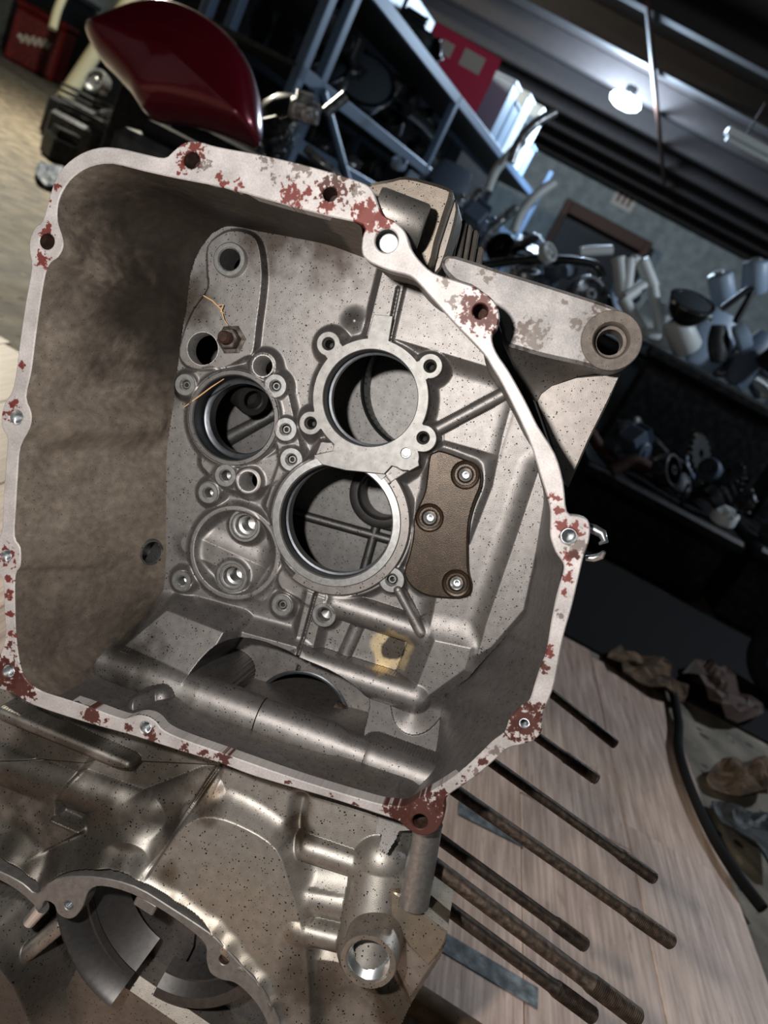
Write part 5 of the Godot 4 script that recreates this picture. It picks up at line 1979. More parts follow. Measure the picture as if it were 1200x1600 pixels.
func build_tank_corner() -> void:
	var s := solid([133, 52, 150, 42, 180, 30, 215, 18, 255, 13, 298, 22, 342, 45, 378, 78, 402, 122, 412, 180, 408, 224, 380, 216, 330, 196, 280, 183, 228, 176, 200, 142, 170, 108, 148, 84], 1.82, 0.1, 0.97)
	var t := thing("fuel_tank", "glossy dark red motorcycle fuel tank on a black stand behind the crankcase", "fuel tank", s[1].origin)
	t.transform = s[1]
	var mb: MB = s[0]
	fix_normals(mb)
	mesh_node("shell", mb.made(), M.red, t)
	# stand under the tank
	var top := W(262, 158, 1.95)
	var st := thing("plastic_stand", "charcoal plastic box carrying the red fuel tank", "box", Vector3(top.x, 0, top.z - 0.05))
	st.rotation.y = 0.2
	mb = MB.new()
	mb.box(Vector3(-0.1, 0, -0.2), Vector3(0.34, top.y - 0.1, 0.08), 0.02)
	mesh_node("box_body", mb.made(), M.charcoal, st)
	mb = MB.new()
	mb.box(Vector3(-0.06, top.y - 0.1, -0.16), Vector3(0.28, top.y - 0.06, 0.04), 0.015)
	mesh_node("pad", mb.made(), M.rubber, st)
	# black carburettor bits left of the stand
	var ground := new_bed(Vector2(-6.5, -10.0), Vector2(-1.0, -3.5), 0.0)
	for q in [[118, 235, 0.0, .30, 0], [165, 232, 0.0, .26, 1], [132, 190, .42, .26, 2], [88, 252, 0.0, .15, 3]]:
		var p := WF(q[0], q[1], q[2] * 0.6) + Vector3(0, q[3] * 0.32, 0)
		settle(engine_block(p, q[3] * 1.5, Basis(Vector3.UP, q[4] * 0.8), M.black if q[4] != 2 else M.alu_dark, ["black engine lump on the pale floor left of the charcoal stand", "black engine lump hiding behind the charcoal stand's left edge", "grey engine lump on top of the black ones by the cream pole", "smallest black engine lump at the edge of the pale floor"][q[4]]), ground)
	var under := WF(118, 235, 0.0)
	settle(drum(under + Vector3(0.0, 0.6, 0.0), 0.09, cam_basis * facing(Vector3(-0.3, 0.2, 1).normalized()), M.alu, "bright ring among the black lumps left of the stand"), ground)
	settle(pipe("hose", [WF(128, 262, 0.03), WF(136, 254, 0.03), WF(146, 248, 0.03), WF(158, 247, 0.03)], 0.02, M.gloss, "short shiny black hose end on the floor left of the crankcase", "hose"), ground)
	# pole, red cooler, post along the left side
	pipe("pole", [WF(97, 160), W(157, 68, 9.75), W(245, -60, 9.7)], 0.095, M.cream, "cream painted pole leaning behind the red tank", "pole")
	var p0 := WF(52, 112)
	var cool := thing("cooler_box", "worn red cooler box with a pale scrawl, standing at the edge of the concrete floor", "cooler", p0)
	cool.rotation.y = 0.25
	mb = MB.new()
	mb.box(Vector3(-0.36, 0, -0.3), Vector3(0.36, 0.72, 0.3), 0.04)
	mesh_node("body", mb.made(), M.crimson, cool)
	mb = MB.new()
	mb.box(Vector3(-0.38, 0.725, -0.32), Vector3(0.38, 0.82, 0.32), 0.04)
	mesh_node("lid", mb.made(), M.crimson, cool)
	mb = MB.new()
	var path := []
	for k in 30:
		path.append(Vector3(-0.22 + 0.015 * k, 0.34 + 0.06 * sin(k * 1.1) + 0.004 * k, 0.302))
	mb.tube(path, [0.022], 6)
	mesh_node("scrawl", mb.made(), M.paper, cool, "pale scrawl")
	for q in [[-8.5, -13.6, 0, .9, 1.3, 0], [-6.0, -11.6, 0, .9, 1.1, 1], [-4.3, -11.2, 0, 1.2, 1.3, 2], [-2.9, -11.0, 0, 1.2, 1.8, 3], [-1.4, -11.4, 0, 1.2, 2.0, 4], [-5.0, -13.2, 0, 1.3, 1.9, 5]]:
		var f := Vector3(q[0], 0, q[1])
		var cr := thing("storage_crate", ["black crate behind the red cooler box, furthest left", "black crate between the red cooler and the cream pole", "low black crate right of the cream pole's foot", "black crate behind the top of the red tank", "black crate right of the rusty post", "tall black crate behind the cream pole"][q[5]], "crate", Vector3(f.x, 0, f.z))
		cr.rotation.y = 0.1 * q[5] - 0.3
		mb = MB.new()
		mb.box(Vector3(-q[3] / 2, 0, -0.4), Vector3(q[3] / 2, q[4] - 0.08, 0.4), 0.03)
		mesh_node("body", mb.made(), M.black, cr)
		mb = MB.new()
		mb.box(Vector3(-q[3] / 2 - 0.02, q[4] - 0.075, -0.42), Vector3(q[3] / 2 + 0.02, q[4], 0.42), 0.02)
		mesh_node("lid", mb.made(), M.charcoal, cr)
	pipe("strap", [W(82, 45, 9.4), W(90, 15, 9.4), W(105, -20, 9.4)], 0.05, M.cream, "narrow cream strap hanging on the black crate behind the cooler", "strap")
	var post := thing("timber_post", "rusty brown post standing behind the top of the red tank", "post", Vector3(W(372, 40, 5.2).x, 0, W(372, 40, 5.2).z))
	mb = MB.new()
	mb.box(Vector3(-0.13, 0, -0.1), Vector3(0.13, CEIL, 0.1), 0.015)
	mesh_node("shaft", mb.made(), M.rusty, post)
	mb = MB.new()
	mb.box(Vector3(-0.16, 0, -0.13), Vector3(0.16, 0.1, 0.13), 0.01)
	mesh_node("foot", mb.made(), M.rusty, post)


var shelf_a := Vector3(-1.08, 0, -4.2)
var shelf_dir := Vector3(0.184, 0, -0.983)


func WS(u: float, v: float, behind := 0.0) -> Vector3:     # traced point on the front of the shelf
	var n := Vector3(0.983, 0, 0.184)
	var d := cam_basis * Vector3((u - 600.0) / FPX, (800.0 - v) / FPX, -1.0)
	return EYE + d * ((shelf_a - n * behind - EYE).dot(n) / d.dot(n))


func build_shelf() -> void:
	var t := thing("steel_rack", "blue-grey steel rack full of motorcycle parts behind the crankcase", "shelf", shelf_a)
	t.basis = Basis(-Vector3(0.983, 0, 0.184).cross(Vector3.UP) * -1.0, Vector3.UP, Vector3(0.983, 0, 0.184)).orthonormalized()
	var inv := t.transform.affine_inverse()
	var yb := WS(720, 148).y
	var l0 := (inv * WS(560, -60)).x
	var l1 := (inv * WS(815, 285)).x
	var lo := minf(l0, l1) - 1.2
	var hi := maxf(l0, l1) + 0.1
	for y in [yb, yb - 0.46, yb - 0.72, 0.14]:
		var mb := MB.new()
		mb.box(Vector3(lo, y - 0.06, -0.03), Vector3(hi, y, 0.0), 0.004)
		mesh_node("beam", mb.made(), M.slate, t)
		mb = MB.new()
		mb.box(Vector3(lo, y - 0.06, -0.56), Vector3(hi, y, -0.53), 0.004)
		mesh_node("beam", mb.made(), M.slate, t)
		mb = MB.new()
		mb.box(Vector3(lo, y - 0.022, -0.53), Vector3(hi, y - 0.004, -0.03), 0.002)
		mesh_node("shelf_board", mb.made(), M.charcoal, t)
	var posts := [(inv * WS(530, 72)).x, (inv * WS(700, 195)).x, hi - 0.03, lo + 0.03]
	for x in posts:
		for z in [-0.56, -0.045]:
			var mb := MB.new()
			mb.box(Vector3(x - 0.03, 0, z), Vector3(x + 0.03, yb + (0.0 if x != posts[3] else 0.3), z + 0.045), 0.004)
			mesh_node("upright", mb.made(), M.slate, t)
	var mb2 := MB.new()
	mb2.tube([Vector3(posts[0], yb - 0.5, 0.01), Vector3(posts[1], 0.2, 0.01)], [0.02], 8)
	mesh_node("brace", mb2.made(), M.slate, t)
	for k in 5:      # black lockers behind the rack
		var o := shelf_a + shelf_dir * (0.3 + 0.86 * k) - Vector3(0.983, 0, 0.184) * 0.92
		var lk := thing("locker", "tall black locker standing behind the rack, %s" % ["nearest the red tank", "second from the red tank", "in the middle of its row", "second from the far end", "at the far end"][k], "locker", o)
		lk.basis = t.basis
		var lb := MB.new()
		lb.box(Vector3(-0.42, 0, -0.25), Vector3(0.42, 1.95, 0.23), 0.01)
		mesh_node("body", lb.made(), M.black, lk)
		for e in 2:
			lb = MB.new()
			lb.box(Vector3(-0.4 + 0.41 * e, 0.08, 0.231), Vector3(-0.01 + 0.41 * e, 1.92, 0.248), 0.004)
			mesh_node("door", lb.made(), M.black, lk)
	# on the top board: the pink box and the pale bins
	var fwd := t.basis
	var place := func(u: float, v: float, back: float) -> Vector3:
		var p := WS(u, v, back)
		return Vector3(p.x, yb + 0.001, p.z)
	var pk: Vector3 = place.call(748, 105, 0.22)
	var pb := thing("parts_box", "crimson pink cardboard box with a pale label on the top of the rack", "box", pk)
	pb.rotation.y = 0.15
	var mb3 := MB.new()
	mb3.box(Vector3(-0.4, 0, -0.12), Vector3(0.12, 0.4, 0.2), 0.008)
	mesh_node("carton", mb3.made(), M.pink, pb)
	for q in [[-0.3, 0.24, 0.09, 0.09], [-0.14, 0.24, 0.16, 0.11]]:
		mb3 = MB.new()
		mb3.box(Vector3(q[0], q[1], 0.2), Vector3(q[0] + q[2], q[1] + q[3], 0.203), 0.0)
		mesh_node("label", mb3.made(), M.paper, pb, "pale paper label")
	var sayings := ["pale grey bin beside the crimson box on the rack top", "light grey bin second from the crimson box on the rack top", "white box standing up in the middle of the rack top", "blue-grey bin right after the white box on the rack top", "bright white bin with a dark side near the rack's far end", "small pale bin at the rack's far end"]
	var out := Vector3(0.983, 0, 0.184)
	var along := (pk - shelf_a).dot(shelf_dir) + 0.46
	for k in 6:
		var w: float = [0.22, 0.22, 0.26, 0.26, 0.26, 0.22][k]
		along += w / 2
		var p := shelf_a + shelf_dir * along - out * 0.27 + Vector3(0, yb - 0.0038, 0)
		var bin := crate(p, Vector3(w, [.44, .36, .5, .34, .56, .3][k], 0.42), 0.0, [M.bin, M.bin, M.white, M.bin_dark, M.white, M.bin][k], sayings[k], "storage_bin")
		bin.basis = t.basis
		along += w / 2 + 0.045
	pb.position.y = yb + 0.001
	# beds on the boards: the posts, and the ends of the boards, are out of bounds
	var beds := []
	for y in [yb, yb - 0.46, yb - 0.72]:
		var bed := new_bed(Vector2(-2.6, -9.4), Vector2(0.4, -3.2), 50.0, 49.0 if y == yb else y + (0.39 if y < yb - 0.4 and y > yb - 0.5 else 0.19))
		for b in bed.h:
			for a in bed.w:
				var q: Vector3 = inv * Vector3(bed.org.x + (a + 0.5) * CELL, 0, bed.org.y + (b + 0.5) * CELL)
				if q.x > lo and q.x < hi and q.z < -0.012 and q.z > -0.548:
					bed.top[b * bed.w + a] = y if q.z < -0.5 or q.z > -0.06 else y - 0.004
				for x: float in posts:
					if absf(q.x - x) < 0.045 and (q.z > -0.07 or q.z < -0.49):
						bed.top[b * bed.w + a] = 50.0
		beds.append(bed)
	for o in get_children():
		if o is Node3D and (o.name.begins_with("storage_bin") or o.name.begins_with("parts_box")):
			settle(o, beds[0], Vector3.ZERO, true)
	var inner := func(u: float, v: float, b: float) -> Vector3: return WS(u, v, b)
	# on the middle board: lamps, drums, covers, a fork tube
	var m0: Vector3 = inner.call(583, 92, 0.27)
	settle_or_drop(headlight(583, 92, depth_of(m0), 50, Vector3(0.35, 0.25, 0.9), "big dark chrome headlight on the rack's middle board below the blue-grey beam", M.chrome), beds[1], shelf_dir)
	m0 = inner.call(540, 60, 0.27)
	settle_or_drop(headlight(540, 60, depth_of(m0), 30, Vector3(-0.2, 0.5, 0.8), "smaller black headlight in front of the big dark chrome one on the rack", M.gloss), beds[1], shelf_dir)
	settle_or_drop(drum(inner.call(500, 80, 0.27), 0.085, cam_basis * facing(Vector3(-0.2, 0.6, 0.8).normalized()), M.alu_dark, "grey brake drum at the near end of the rack's middle board"), beds[1], shelf_dir)
	settle_or_drop(drum(inner.call(625, 150, 0.25), 0.1, cam_basis * facing(Vector3(0.2, 0.5, 0.8).normalized()), M.black, "black brake drum beyond the big headlight on the rack's middle board"), beds[1], shelf_dir)
	var f0: Vector3 = inner.call(640, 165, 0.16)
	settle_or_drop(pipe("fork_tube", [f0, f0 + shelf_dir * 0.3 + Vector3(0, 0.01, 0), f0 + shelf_dir * 0.62], 0.035, M.alu_dark, "grey fork tube lying lengthwise on the rack's middle board", "tube"), beds[1], shelf_dir)
	settle_or_drop(side_cover(inner.call(610, 190, 0.27), 0.1, wild(), M.alu_dark, "grey round cover on the rack's middle board past the drums"), beds[1], shelf_dir)
	settle_or_drop(side_cover(inner.call(505, 60, 0.27), 0.09, wild(), M.black, "black round cover on the rack's middle board at its near end"), beds[1], shelf_dir)
	settle_or_drop(engine_block(inner.call(670, 210, 0.27), 0.2, Basis(Vector3.UP, 0.7), M.black, "black engine lump on the rack's middle board"), beds[1], shelf_dir)
	var fill := [["black finned lump", 0.10], ["grey round cover", 0.35], ["silver round cover", 0.8], ["black brake drum", 1.2], ["dark brake drum", 1.75], ["grey finned lump", 2.2], ["silver brake drum", 2.7], ["black round cover", 3.2]]
	for k in 16:
		var e: Array = fill[k % 8]
		var at: Vector3 = shelf_a + shelf_dir * (e[1] + 0.12 * (k / 8)) - out * 0.28 + Vector3(0, yb, 0)
		var m: Material = M.alu if e[0].begins_with("silver") else M.alu_dark if e[0].begins_with("grey") or e[0].begins_with("dark") else M.black
		var says: String = "%s on the rack's %s board, %s along it" % [e[0], ["middle", "lower"][k / 8], ["near the start", "a little", "a fifth", "a quarter", "a third", "nearly half", "half", "well over half"][k % 8]]
		var small := 0.75 if k > 7 else 1.0
		var o: Node3D
		if e[0].ends_with("lump"):
			o = engine_block(at, 0.2 * small, Basis(Vector3.UP, k), m, says)
		elif e[0].ends_with("cover"):
			o = side_cover(at, 0.085 * small, cam_basis * facing(Vector3(0.3, 0.5, 0.8).normalized()), m, says)
		else:
			o = drum(at, 0.08 * small, cam_basis * facing(Vector3(-0.2, 0.5, 0.8).normalized()), m, says)
		settle_or_drop(o, beds[1 + k / 8], shelf_dir)
	# on the top board beside the box
	settle_or_drop(side_cover(inner.call(655, 110, 0.27), 0.1, wild(), M.alu_dark, "grey round cover lying on the rack top before the crimson box"), beds[0], shelf_dir)
	settle_or_drop(engine_block(inner.call(640, 60, 0.27), 0.24, Basis(Vector3.UP, 0.4), M.black, "black engine lump on the rack top before the crimson box"), beds[0], shelf_dir)
	# on the lower board
	for q in [[600, 235, .13, M.black, "dark engine lump on the rack's lower board, middle one"], [545, 180, .14, M.black, "dark engine lump on the rack's lower board, nearest the red tank"], [640, 265, .14, M.alu_dark, "grey finned lump on the rack's lower board, furthest along"]]:
		settle_or_drop(engine_block(inner.call(q[0], q[1], 0.27), q[2], Basis(Vector3.UP, rng.randf() * 3.0), q[3], q[4]), beds[2], shelf_dir)
	# closed crate behind the red tank's stand, with lamps and tubes lying on it
	var ch := 0.62
	var cc := thing("storage_crate", "black crate holding silver tubes between the red tank's stand and the rack", "crate", Vector3(-0.74, 0, -2.72))
	var cb := MB.new()
	cb.box(Vector3(-0.33, 0, -0.29), Vector3(0.33, ch - 0.05, 0.29), 0.02)
	mesh_node("body", cb.made(), M.black, cc)
	cb = MB.new()
	cb.box(Vector3(-0.35, ch - 0.048, -0.31), Vector3(0.35, ch, 0.31), 0.012)
	mesh_node("lid", cb.made(), M.black, cc)
	var cbed := new_bed(Vector2(-1.5, -3.4), Vector2(0.1, -2.0), 0.0)
	bed_box(cbed, Vector2(-1.09, -3.03), Vector2(-0.39, -2.41), ch)
	settle(headlight(470, 165, 2.6, 52, Vector3(0.8, -0.4, -0.25), "round black headlight shell with a bright rim right of the red tank", M.gloss), cbed)
	settle(engine_block(W(430, 205, 2.4), 0.11, wild(), M.alu_dark, "dull engine lump behind the silver tubes"), cbed)
	settle(engine_block(W(452, 232, 2.4), 0.09, wild(), M.alu, "pale dirty casting right of the red tank"), cbed)
	settle(pipe("frame_tube", [W(492, 200, 2.5), W(515, 222, 2.5), W(535, 240, 2.52), W(548, 275, 2.54)], 0.016, M.alu, "bent silver tube rising just above the crankcase's top edge", "tube"), cbed)
	settle(pipe("frame_tube", [W(482, 240, 2.46), W(512, 215, 2.46)], 0.017, M.alu, "short silver tube crossing the bent one", "tube"), cbed)
	settle(pipe("frame_tube", [W(525, 205, 2.6), W(550, 228, 2.6), W(570, 245, 2.6)], 0.018, M.alu_dark, "dull grey tube behind the bent silver one", "tube"), cbed)


func build_heap() -> void:
	# dark closed crates that carry the heap: [x, z, width, height, depth]
	var k := 0
	for q in heap_crates:
		var cr := thing("storage_crate", ["black crate under the heap behind the cooling fins", "black crate under the heap behind the middle of the mounting arm", "black crate under the heap right of the mounting arm's eye", "black crate under the heap at the right edge", "low black crate in the dark right of the stay plate", "low black crate in the dark at the right edge"][k], "crate", Vector3(q[0], 0, q[1]))
		var mb := MB.new()
		mb.box(Vector3(-q[2] / 2 + 0.02, 0, -q[4] / 2 + 0.02), Vector3(q[2] / 2 - 0.02, q[3] - 0.05, q[4] / 2 - 0.02), 0.02)
		mesh_node("body", mb.made(), M.black, cr)
		mb = MB.new()
		mb.box(Vector3(-q[2] / 2 + 0.003, q[3] - 0.048, -q[4] / 2 + 0.003), Vector3(q[2] / 2 - 0.003, q[3], q[4] / 2 - 0.003), 0.012)
		mesh_node("lid", mb.made(), M.black, cr)
		k += 1
	var mat_mb := MB.new()
	mat_mb.box(Vector3(0.42, 0.0005, -2.55), Vector3(2.6, 0.007, -1.76), 0.002)
	tag(mesh_node("rubber_mat", mat_mb.made(), M.rubber), "black rubber mat on the floor between the planks and the scrap heap", "mat")
	tyre(WF(1172, 1120) + Vector3(0.12, 0.13, -0.2), 0.125, Basis(Vector3.UP, -0.4), "small black wheel standing at the right edge beyond the planks")
	# named pieces on the heap
	var last := [tube_bracket(3.10, M.white)]
	last.append(drum(W(930, 440, 3.30), 0.085, cam_basis * facing(Vector3(0.35, 0.1, 0.9).normalized()), M.alu, "silver drum beside the white triangular bracket"))
	last.append(drum(W(780, 395, 3.60), 0.07, cam_basis * facing(Vector3(-0.4, 0.3, 0.8).normalized()), M.black, "black drum behind the cooling fins"))
	last.append(pipe("handlebar", [W(760, 392, 3.20), W(830, 383, 3.20), W(905, 383, 3.20), W(945, 392, 3.20), W(955, 410, 3.20)], 0.018, M.gloss, "black bent handlebar lying along the top of the heap", "handlebar"))
	last.append(pipe("frame_tube", [W(900, 405, 3.15), W(950, 402, 3.15)], 0.02, M.white, "short white tube under the black handlebar", "tube"))
	last.append(tin_panel(W(1050, 478, 3.30), 0.085, 0.11, cam_basis * Basis(Vector3(0, 0, 1), 0.9), M.white, "pale triangular panel right of the white bracket"))
	last.append(tin_panel(W(1105, 545, 3.20), 0.09, 0.12, cam_basis * Basis(Vector3(0, 0, 1), -0.5), M.bin, "large pale grey panel at the right of the heap"))
	last.append(tin_panel(W(1172, 565, 3.10), 0.06, 0.12, cam_basis * Basis(Vector3(0, 0, 1), -0.6), M.bin_dark, "blue-grey panel at the right edge of the heap"))
	for q in [[1055, 528, 3.00, .055, 0], [1092, 500, 3.20, .05, 1], [1120, 520, 3.20, .05, 2]]:
		var p := W(q[0], q[1], q[2])
		var c := thing("filter_can", ["bright white can next to the mounting arm's eye", "pale can between the triangular and the large panel", "pale can leaning on the large grey panel"][q[4]], "can", p)
		c.basis = cam_basis * facing(Vector3(-0.5 + 0.2 * q[4], 0.75, 0.35).normalized())
		var mb := MB.new()
		mb.lathe([Vector2(0, -1.6), Vector2(0.85, -1.6), Vector2(1, -1.4), Vector2(1, 0.6), Vector2(0.9, 0.8), Vector2(0.6, 0.9), Vector2(0, 0.95)].map(func(p2): return p2 * q[3]), Transform3D(), 32)
		mesh_node("can_body", mb.made(), M.white if q[4] == 0 else M.bin, c)
		mb = MB.new()
		mb.lathe([Vector2(0.4, 0.9), Vector2(0.4, 1.1), Vector2(0, 1.1)].map(func(p2): return p2 * q[3]), Transform3D(), 20)
		mesh_node("cap", mb.made(), M.alu, c)
		last.append(c)
	last.append(headlight(1030, 555, 2.90, 34, Vector3(0.2, 0.7, 0.7), "black headlight lying right of the mounting arm's eye", M.gloss))
	last.append(headlight(855, 420, 3.50, 26, Vector3(-0.3, 0.5, 0.8), "small headlight between the drum and the case", M.chrome))
	last.append(pipe("frame_tube", [W(990, 560, 2.50), W(1010, 590, 2.50), W(1040, 620, 2.50)], 0.02, M.rusty, "brown rusty tube lying below the mounting arm's eye", "tube"))
	last.append(pipe("frame_tube", [W(1015, 640, 2.45), W(1050, 625, 2.45), W(1075, 635, 2.45)], 0.022, M.rusty, "rusty tube end lying in the dark right of the arm", "tube"))
	last.append(pipe("frame_tube", [W(1080, 610, 2.90), W(1105, 560, 2.90), W(1060, 590, 2.90)], 0.012, M.black, "thin black bent rod before the pale panels", "tube"))
	var lv := ["leftmost", "second", "third", "fourth", "shortest", "lowest"]
	for q in [[700, 300, 0], [722, 325, 1], [758, 300, 2], [785, 322, 3], [808, 345, 4], [745, 352, 5]]:
		last.append(pipe("lever", [W(q[0] - 12, q[1] + 30, 3.72), W(q[0], q[1], 3.7), W(q[0] + 22, q[1] - 26, 3.68), W(q[0] + 34 + 4 * q[2], q[1] - 46, 3.7)], 0.022, M.alu if q[2] % 2 else M.white, "%s of the pale levers sticking up from the heap behind the cooling fins" % lv[q[2]], "lever", "levers behind the cooling fins"))
	# smaller parts dropped on the crates, each onto what already lies there; the named pieces come last
	var bed := new_bed(Vector2(-1.0, -4.7), Vector2(2.3, -2.2), 0.0)
	bed_box(bed, Vector2(0.42, -2.55), Vector2(2.6, -1.76), 0.007)
	for q in heap_crates:
		bed_box(bed, Vector2(q[0] - q[2] / 2, q[1] - q[4] / 2), Vector2(q[0] + q[2] / 2, q[1] + q[4] / 2), q[3])
	last.append(tin_panel(W(700, 285, 3.6), 0.11, 0.16, cam_basis * Basis(Vector3(0, 0, 1), -0.5), M.bin_dark, "blue-grey curved panel above the top right corner of the case"))
	for o in last:
		settle(o, bed)
	var used := {}
	for n in 270:
		var q: Array = heap_crates[[0, 0, 1, 1, 2, 2, 2, 3, 3, 4, 5, 1][n % 12]]
		var low: bool = q[3] < 0.4
		var r := rng.randf_range(0.04, 0.085)
		var x: float = q[0] + rng.randf_range(-0.5, 0.5) * (q[2] - r * 2.0)
		var z: float = q[1] + rng.randf_range(-0.5, 0.5) * (q[4] - r * 2.0)
		var tilt := Basis.from_euler(Vector3(rng.randf_range(-0.9, 0.9), rng.randf_range(-PI, PI), rng.randf_range(-0.9, 0.9)))
		var b2 := cam_basis * facing((Vector3(rng.randf_range(-1, 1), rng.randf_range(-0.2, 1), rng.randf_range(0.2, 1))).normalized()) if n % 5 != 2 else tilt
		var p := Vector3(x, q[3] + 0.3, z)
		var pick := rng.randf()
		var bright := pick < (0.1 if low else 0.62)
		var mi := rng.randi() % 4
		var m: Material = [M.alu, M.white, M.bin, M.alu][mi] if bright else [M.black, M.gloss, M.alu_dark, M.bin_dark][mi]
		var tone: String = ["silver", "white", "pale blue", "silver"][mi] if bright else ["black", "glossy black", "dull grey", "blue-grey"][mi]
		var kind: String = ["round engine cover", "toothed sprocket", "finned casting", "curved panel", "brake drum"][n % 5]
		var g := "scrap parts on the heap"
		var o: Node3D
		match n % 5:
			0: o = side_cover(p, r * 0.85, b2, m, "", g)
			1: o = gear(p, r * 0.9, b2, m, "", g)
			2: o = engine_block(p, r * 1.7, b2, m, "", g)
			3: o = tin_panel(p, r * 0.8, r * 1.15, b2, m, "", g)
			4: o = drum(p, r * 0.8, b2, m, "", g)
		# the lowest of a few spots, and never a tower
		var spots := []
		for k2 in 8:
			spots.append(Vector2i(int((q[0] + rng.randf_range(-0.5, 0.5) * (q[2] - r * 2.0) - x) / CELL), int((q[1] + rng.randf_range(-0.5, 0.5) * (q[4] - r * 2.0) - z) / CELL)))
		if not settle_low(o, bed, spots, q[3] + 0.23):
			remove_child(o)
			o.free()
			continue
		o.set_meta("label", place_words(("small " if r < 0.055 else ("" if r < 0.07 else "large ")) + tone + " " + kind, o.position, used))


var heap_crates := [[-0.42, -3.95, 0.62, 0.66, 0.6], [0.25, -3.62, 0.66, 0.63, 0.62], [0.92, -3.45, 0.66, 0.68, 0.62], [1.62, -3.5, 0.7, 0.80, 0.66], [0.80, -2.82, 0.6, 0.27, 0.5], [1.42, -2.8, 0.6, 0.29, 0.5]]


func seen_at(p: Vector3) -> Vector2:      # where a point shows in the frame
	var q := cam_basis.inverse() * (p - EYE)
	return Vector2(600.0 - FPX * q.x / q.z, 800.0 + FPX * q.y / q.z)


func place_words(what: String, p: Vector3, used: Dictionary) -> String:      # says where a part of the heap lies, by the nearest things that stand out
	var s := seen_at(p)
	var marks := [[Vector2(730, 360), "the cooling fins"], [Vector2(930, 440), "the silver drum"], [Vector2(850, 385), "the black handlebar"], [Vector2(1000, 455), "the white bracket"], [Vector2(955, 532), "the arm's eye"], [Vector2(1050, 478), "the triangular panel"], [Vector2(1105, 545), "the large pale panel"], [Vector2(930, 680), "the stay plate"], [Vector2(1055, 528), "the bright can"], [Vector2(1165, 560), "the blue-grey edge panel"], [Vector2(800, 270), "the rack's end"], [Vector2(1040, 620), "the rusty tube end"]]
	marks.sort_custom(func(a, b): return a[0].distance_to(s) < b[0].distance_to(s))
	for k in 6:
		var a: Array = marks[k / 2]
		var d: Vector2 = s - a[0]
		var way := ("right of" if d.x > 0 else "left of") if (absf(d.x) > absf(d.y)) == (k % 2 == 0) else ("below" if d.y > 0 else "above")
		var words: String = "%s on the heap %s %s" % [what, way, a[1]]
		if not used.has(words):
			used[words] = true
			return words
	return "%s deep in the heap near %s" % [what, marks[0][1]]


func tube_bracket(d: float, m: Material) -> Node3D:
	var org := W(985, 400, d)
	var t := thing("tube_bracket", "white triangular bracket of welded tubes standing on the heap behind the mounting arm", "bracket", org)
	for q in [[968, 398, 975, 458, .028], [985, 400, 978, 462, .028], [978, 462, 1010, 440, .024], [990, 402, 1012, 412, .024], [1005, 402, 1022, 445, .028], [1022, 445, 1034, 515, .022], [975, 462, 1005, 515, .026], [1005, 515, 1030, 522, .022]]:
		var mb := MB.new()
		mb.tube([W(q[0], q[1], d) - org, W(q[2], q[3], d + 0.03) - org], [q[4]], 10)
		mesh_node("tube", mb.made(), m, t)
	return t


func build_far_end() -> void:
	# cabinet against the far wall, the sign, the fluorescent fitting, the conduit
	var a := W(887, 312, 13.6)
	var b := W(1012, 382, 13.6)
	var t := thing("wooden_cabinet", "dark brown open cabinet against the far wall behind the heap", "cabinet", Vector3((a.x + b.x) / 2, 0, Z0 + 0.3))
	var w := (b.x - a.x) / 2 * 1.03
	var h := (a.y + b.y) / 2
	for q in [[Vector3(-w, 0, -0.25), Vector3(-w + 0.12, h, 0.25), "side"], [Vector3(w - 0.12, 0, -0.25), Vector3(w, h, 0.25), "side"], [Vector3(-w + 0.12, h - 0.2, -0.25), Vector3(w - 0.12, h, 0.25), "top"], [Vector3(-w + 0.12, 0, -0.25), Vector3(w - 0.12, h - 0.2, -0.2), "back"]]:
		var mb := MB.new()
		mb.box(q[0], q[1], 0.01)
		mesh_node(q[2], mb.made(), M.timber if q[2] != "back" else M.black, t)
	var sc := W(970, 315, 14.1)
	var sg := thing("wall_sign", "small white sign with red bars on the far wall above the cabinet", "sign", Vector3(sc.x, sc.y, Z0 + 0.012))
	var mb := MB.new()
	mb.box(Vector3(-0.2, -0.17, -0.01), Vector3(0.2, 0.17, 0.01), 0.003)
	mesh_node("board", mb.made(), M.paper, sg)
	for k in 3:
		mb = MB.new()
		mb.box(Vector3(-0.13 + 0.1 * k, -0.1, 0.01), Vector3(-0.085 + 0.1 * k, 0.12, 0.014))
		mesh_node("bar", mb.made(), M.crimson, sg, "red bar")
	mb = MB.new()
	mb.box(Vector3(-0.14, 0.07, 0.01), Vector3(0.12, 0.1, 0.0135))
	mesh_node("bar", mb.made(), M.crimson, sg, "red bar")
	var fa := W(1130, 213, 6.1)
	var ft := thing("fluorescent_fitting", "unlit fluorescent fitting hanging under the joists at the right", "light fitting", Vector3(fa.x, fa.y, fa.z))
	mb = MB.new()
	mb.box(Vector3(0, 0.02, -0.05), Vector3(1.25, 0.08, 0.05), 0.01)
	mesh_node("tray", mb.made(), M.white, ft)
	mb = MB.new()
	mb.tube([Vector3(0.03, 0.0, 0), Vector3(1.22, 0.0, 0)], [0.019], 14)
	mesh_node("tube", mb.made(), M.white, ft)
	for x in [0.15, 1.1]:
		mb = MB.new()
		mb.tube([Vector3(x, 0.08, 0), Vector3(x, CEIL - fa.y, 0)], [0.008], 8)
		mesh_node("hanger", mb.made(), M.rusty, ft)
	var ca := W(1035, -40, 5.2)
	var cb := W(1040, 285, 10.6)
	pipe("conduit", [Vector3(ca.x, CEIL - 0.03, ca.z), Vector3((ca.x + cb.x) / 2, CEIL - 0.03, (ca.z + cb.z) / 2), Vector3(cb.x, CEIL - 0.03, cb.z)], 0.022, M.timber, "brown conduit running along under the joists past the lit bulb", "conduit")


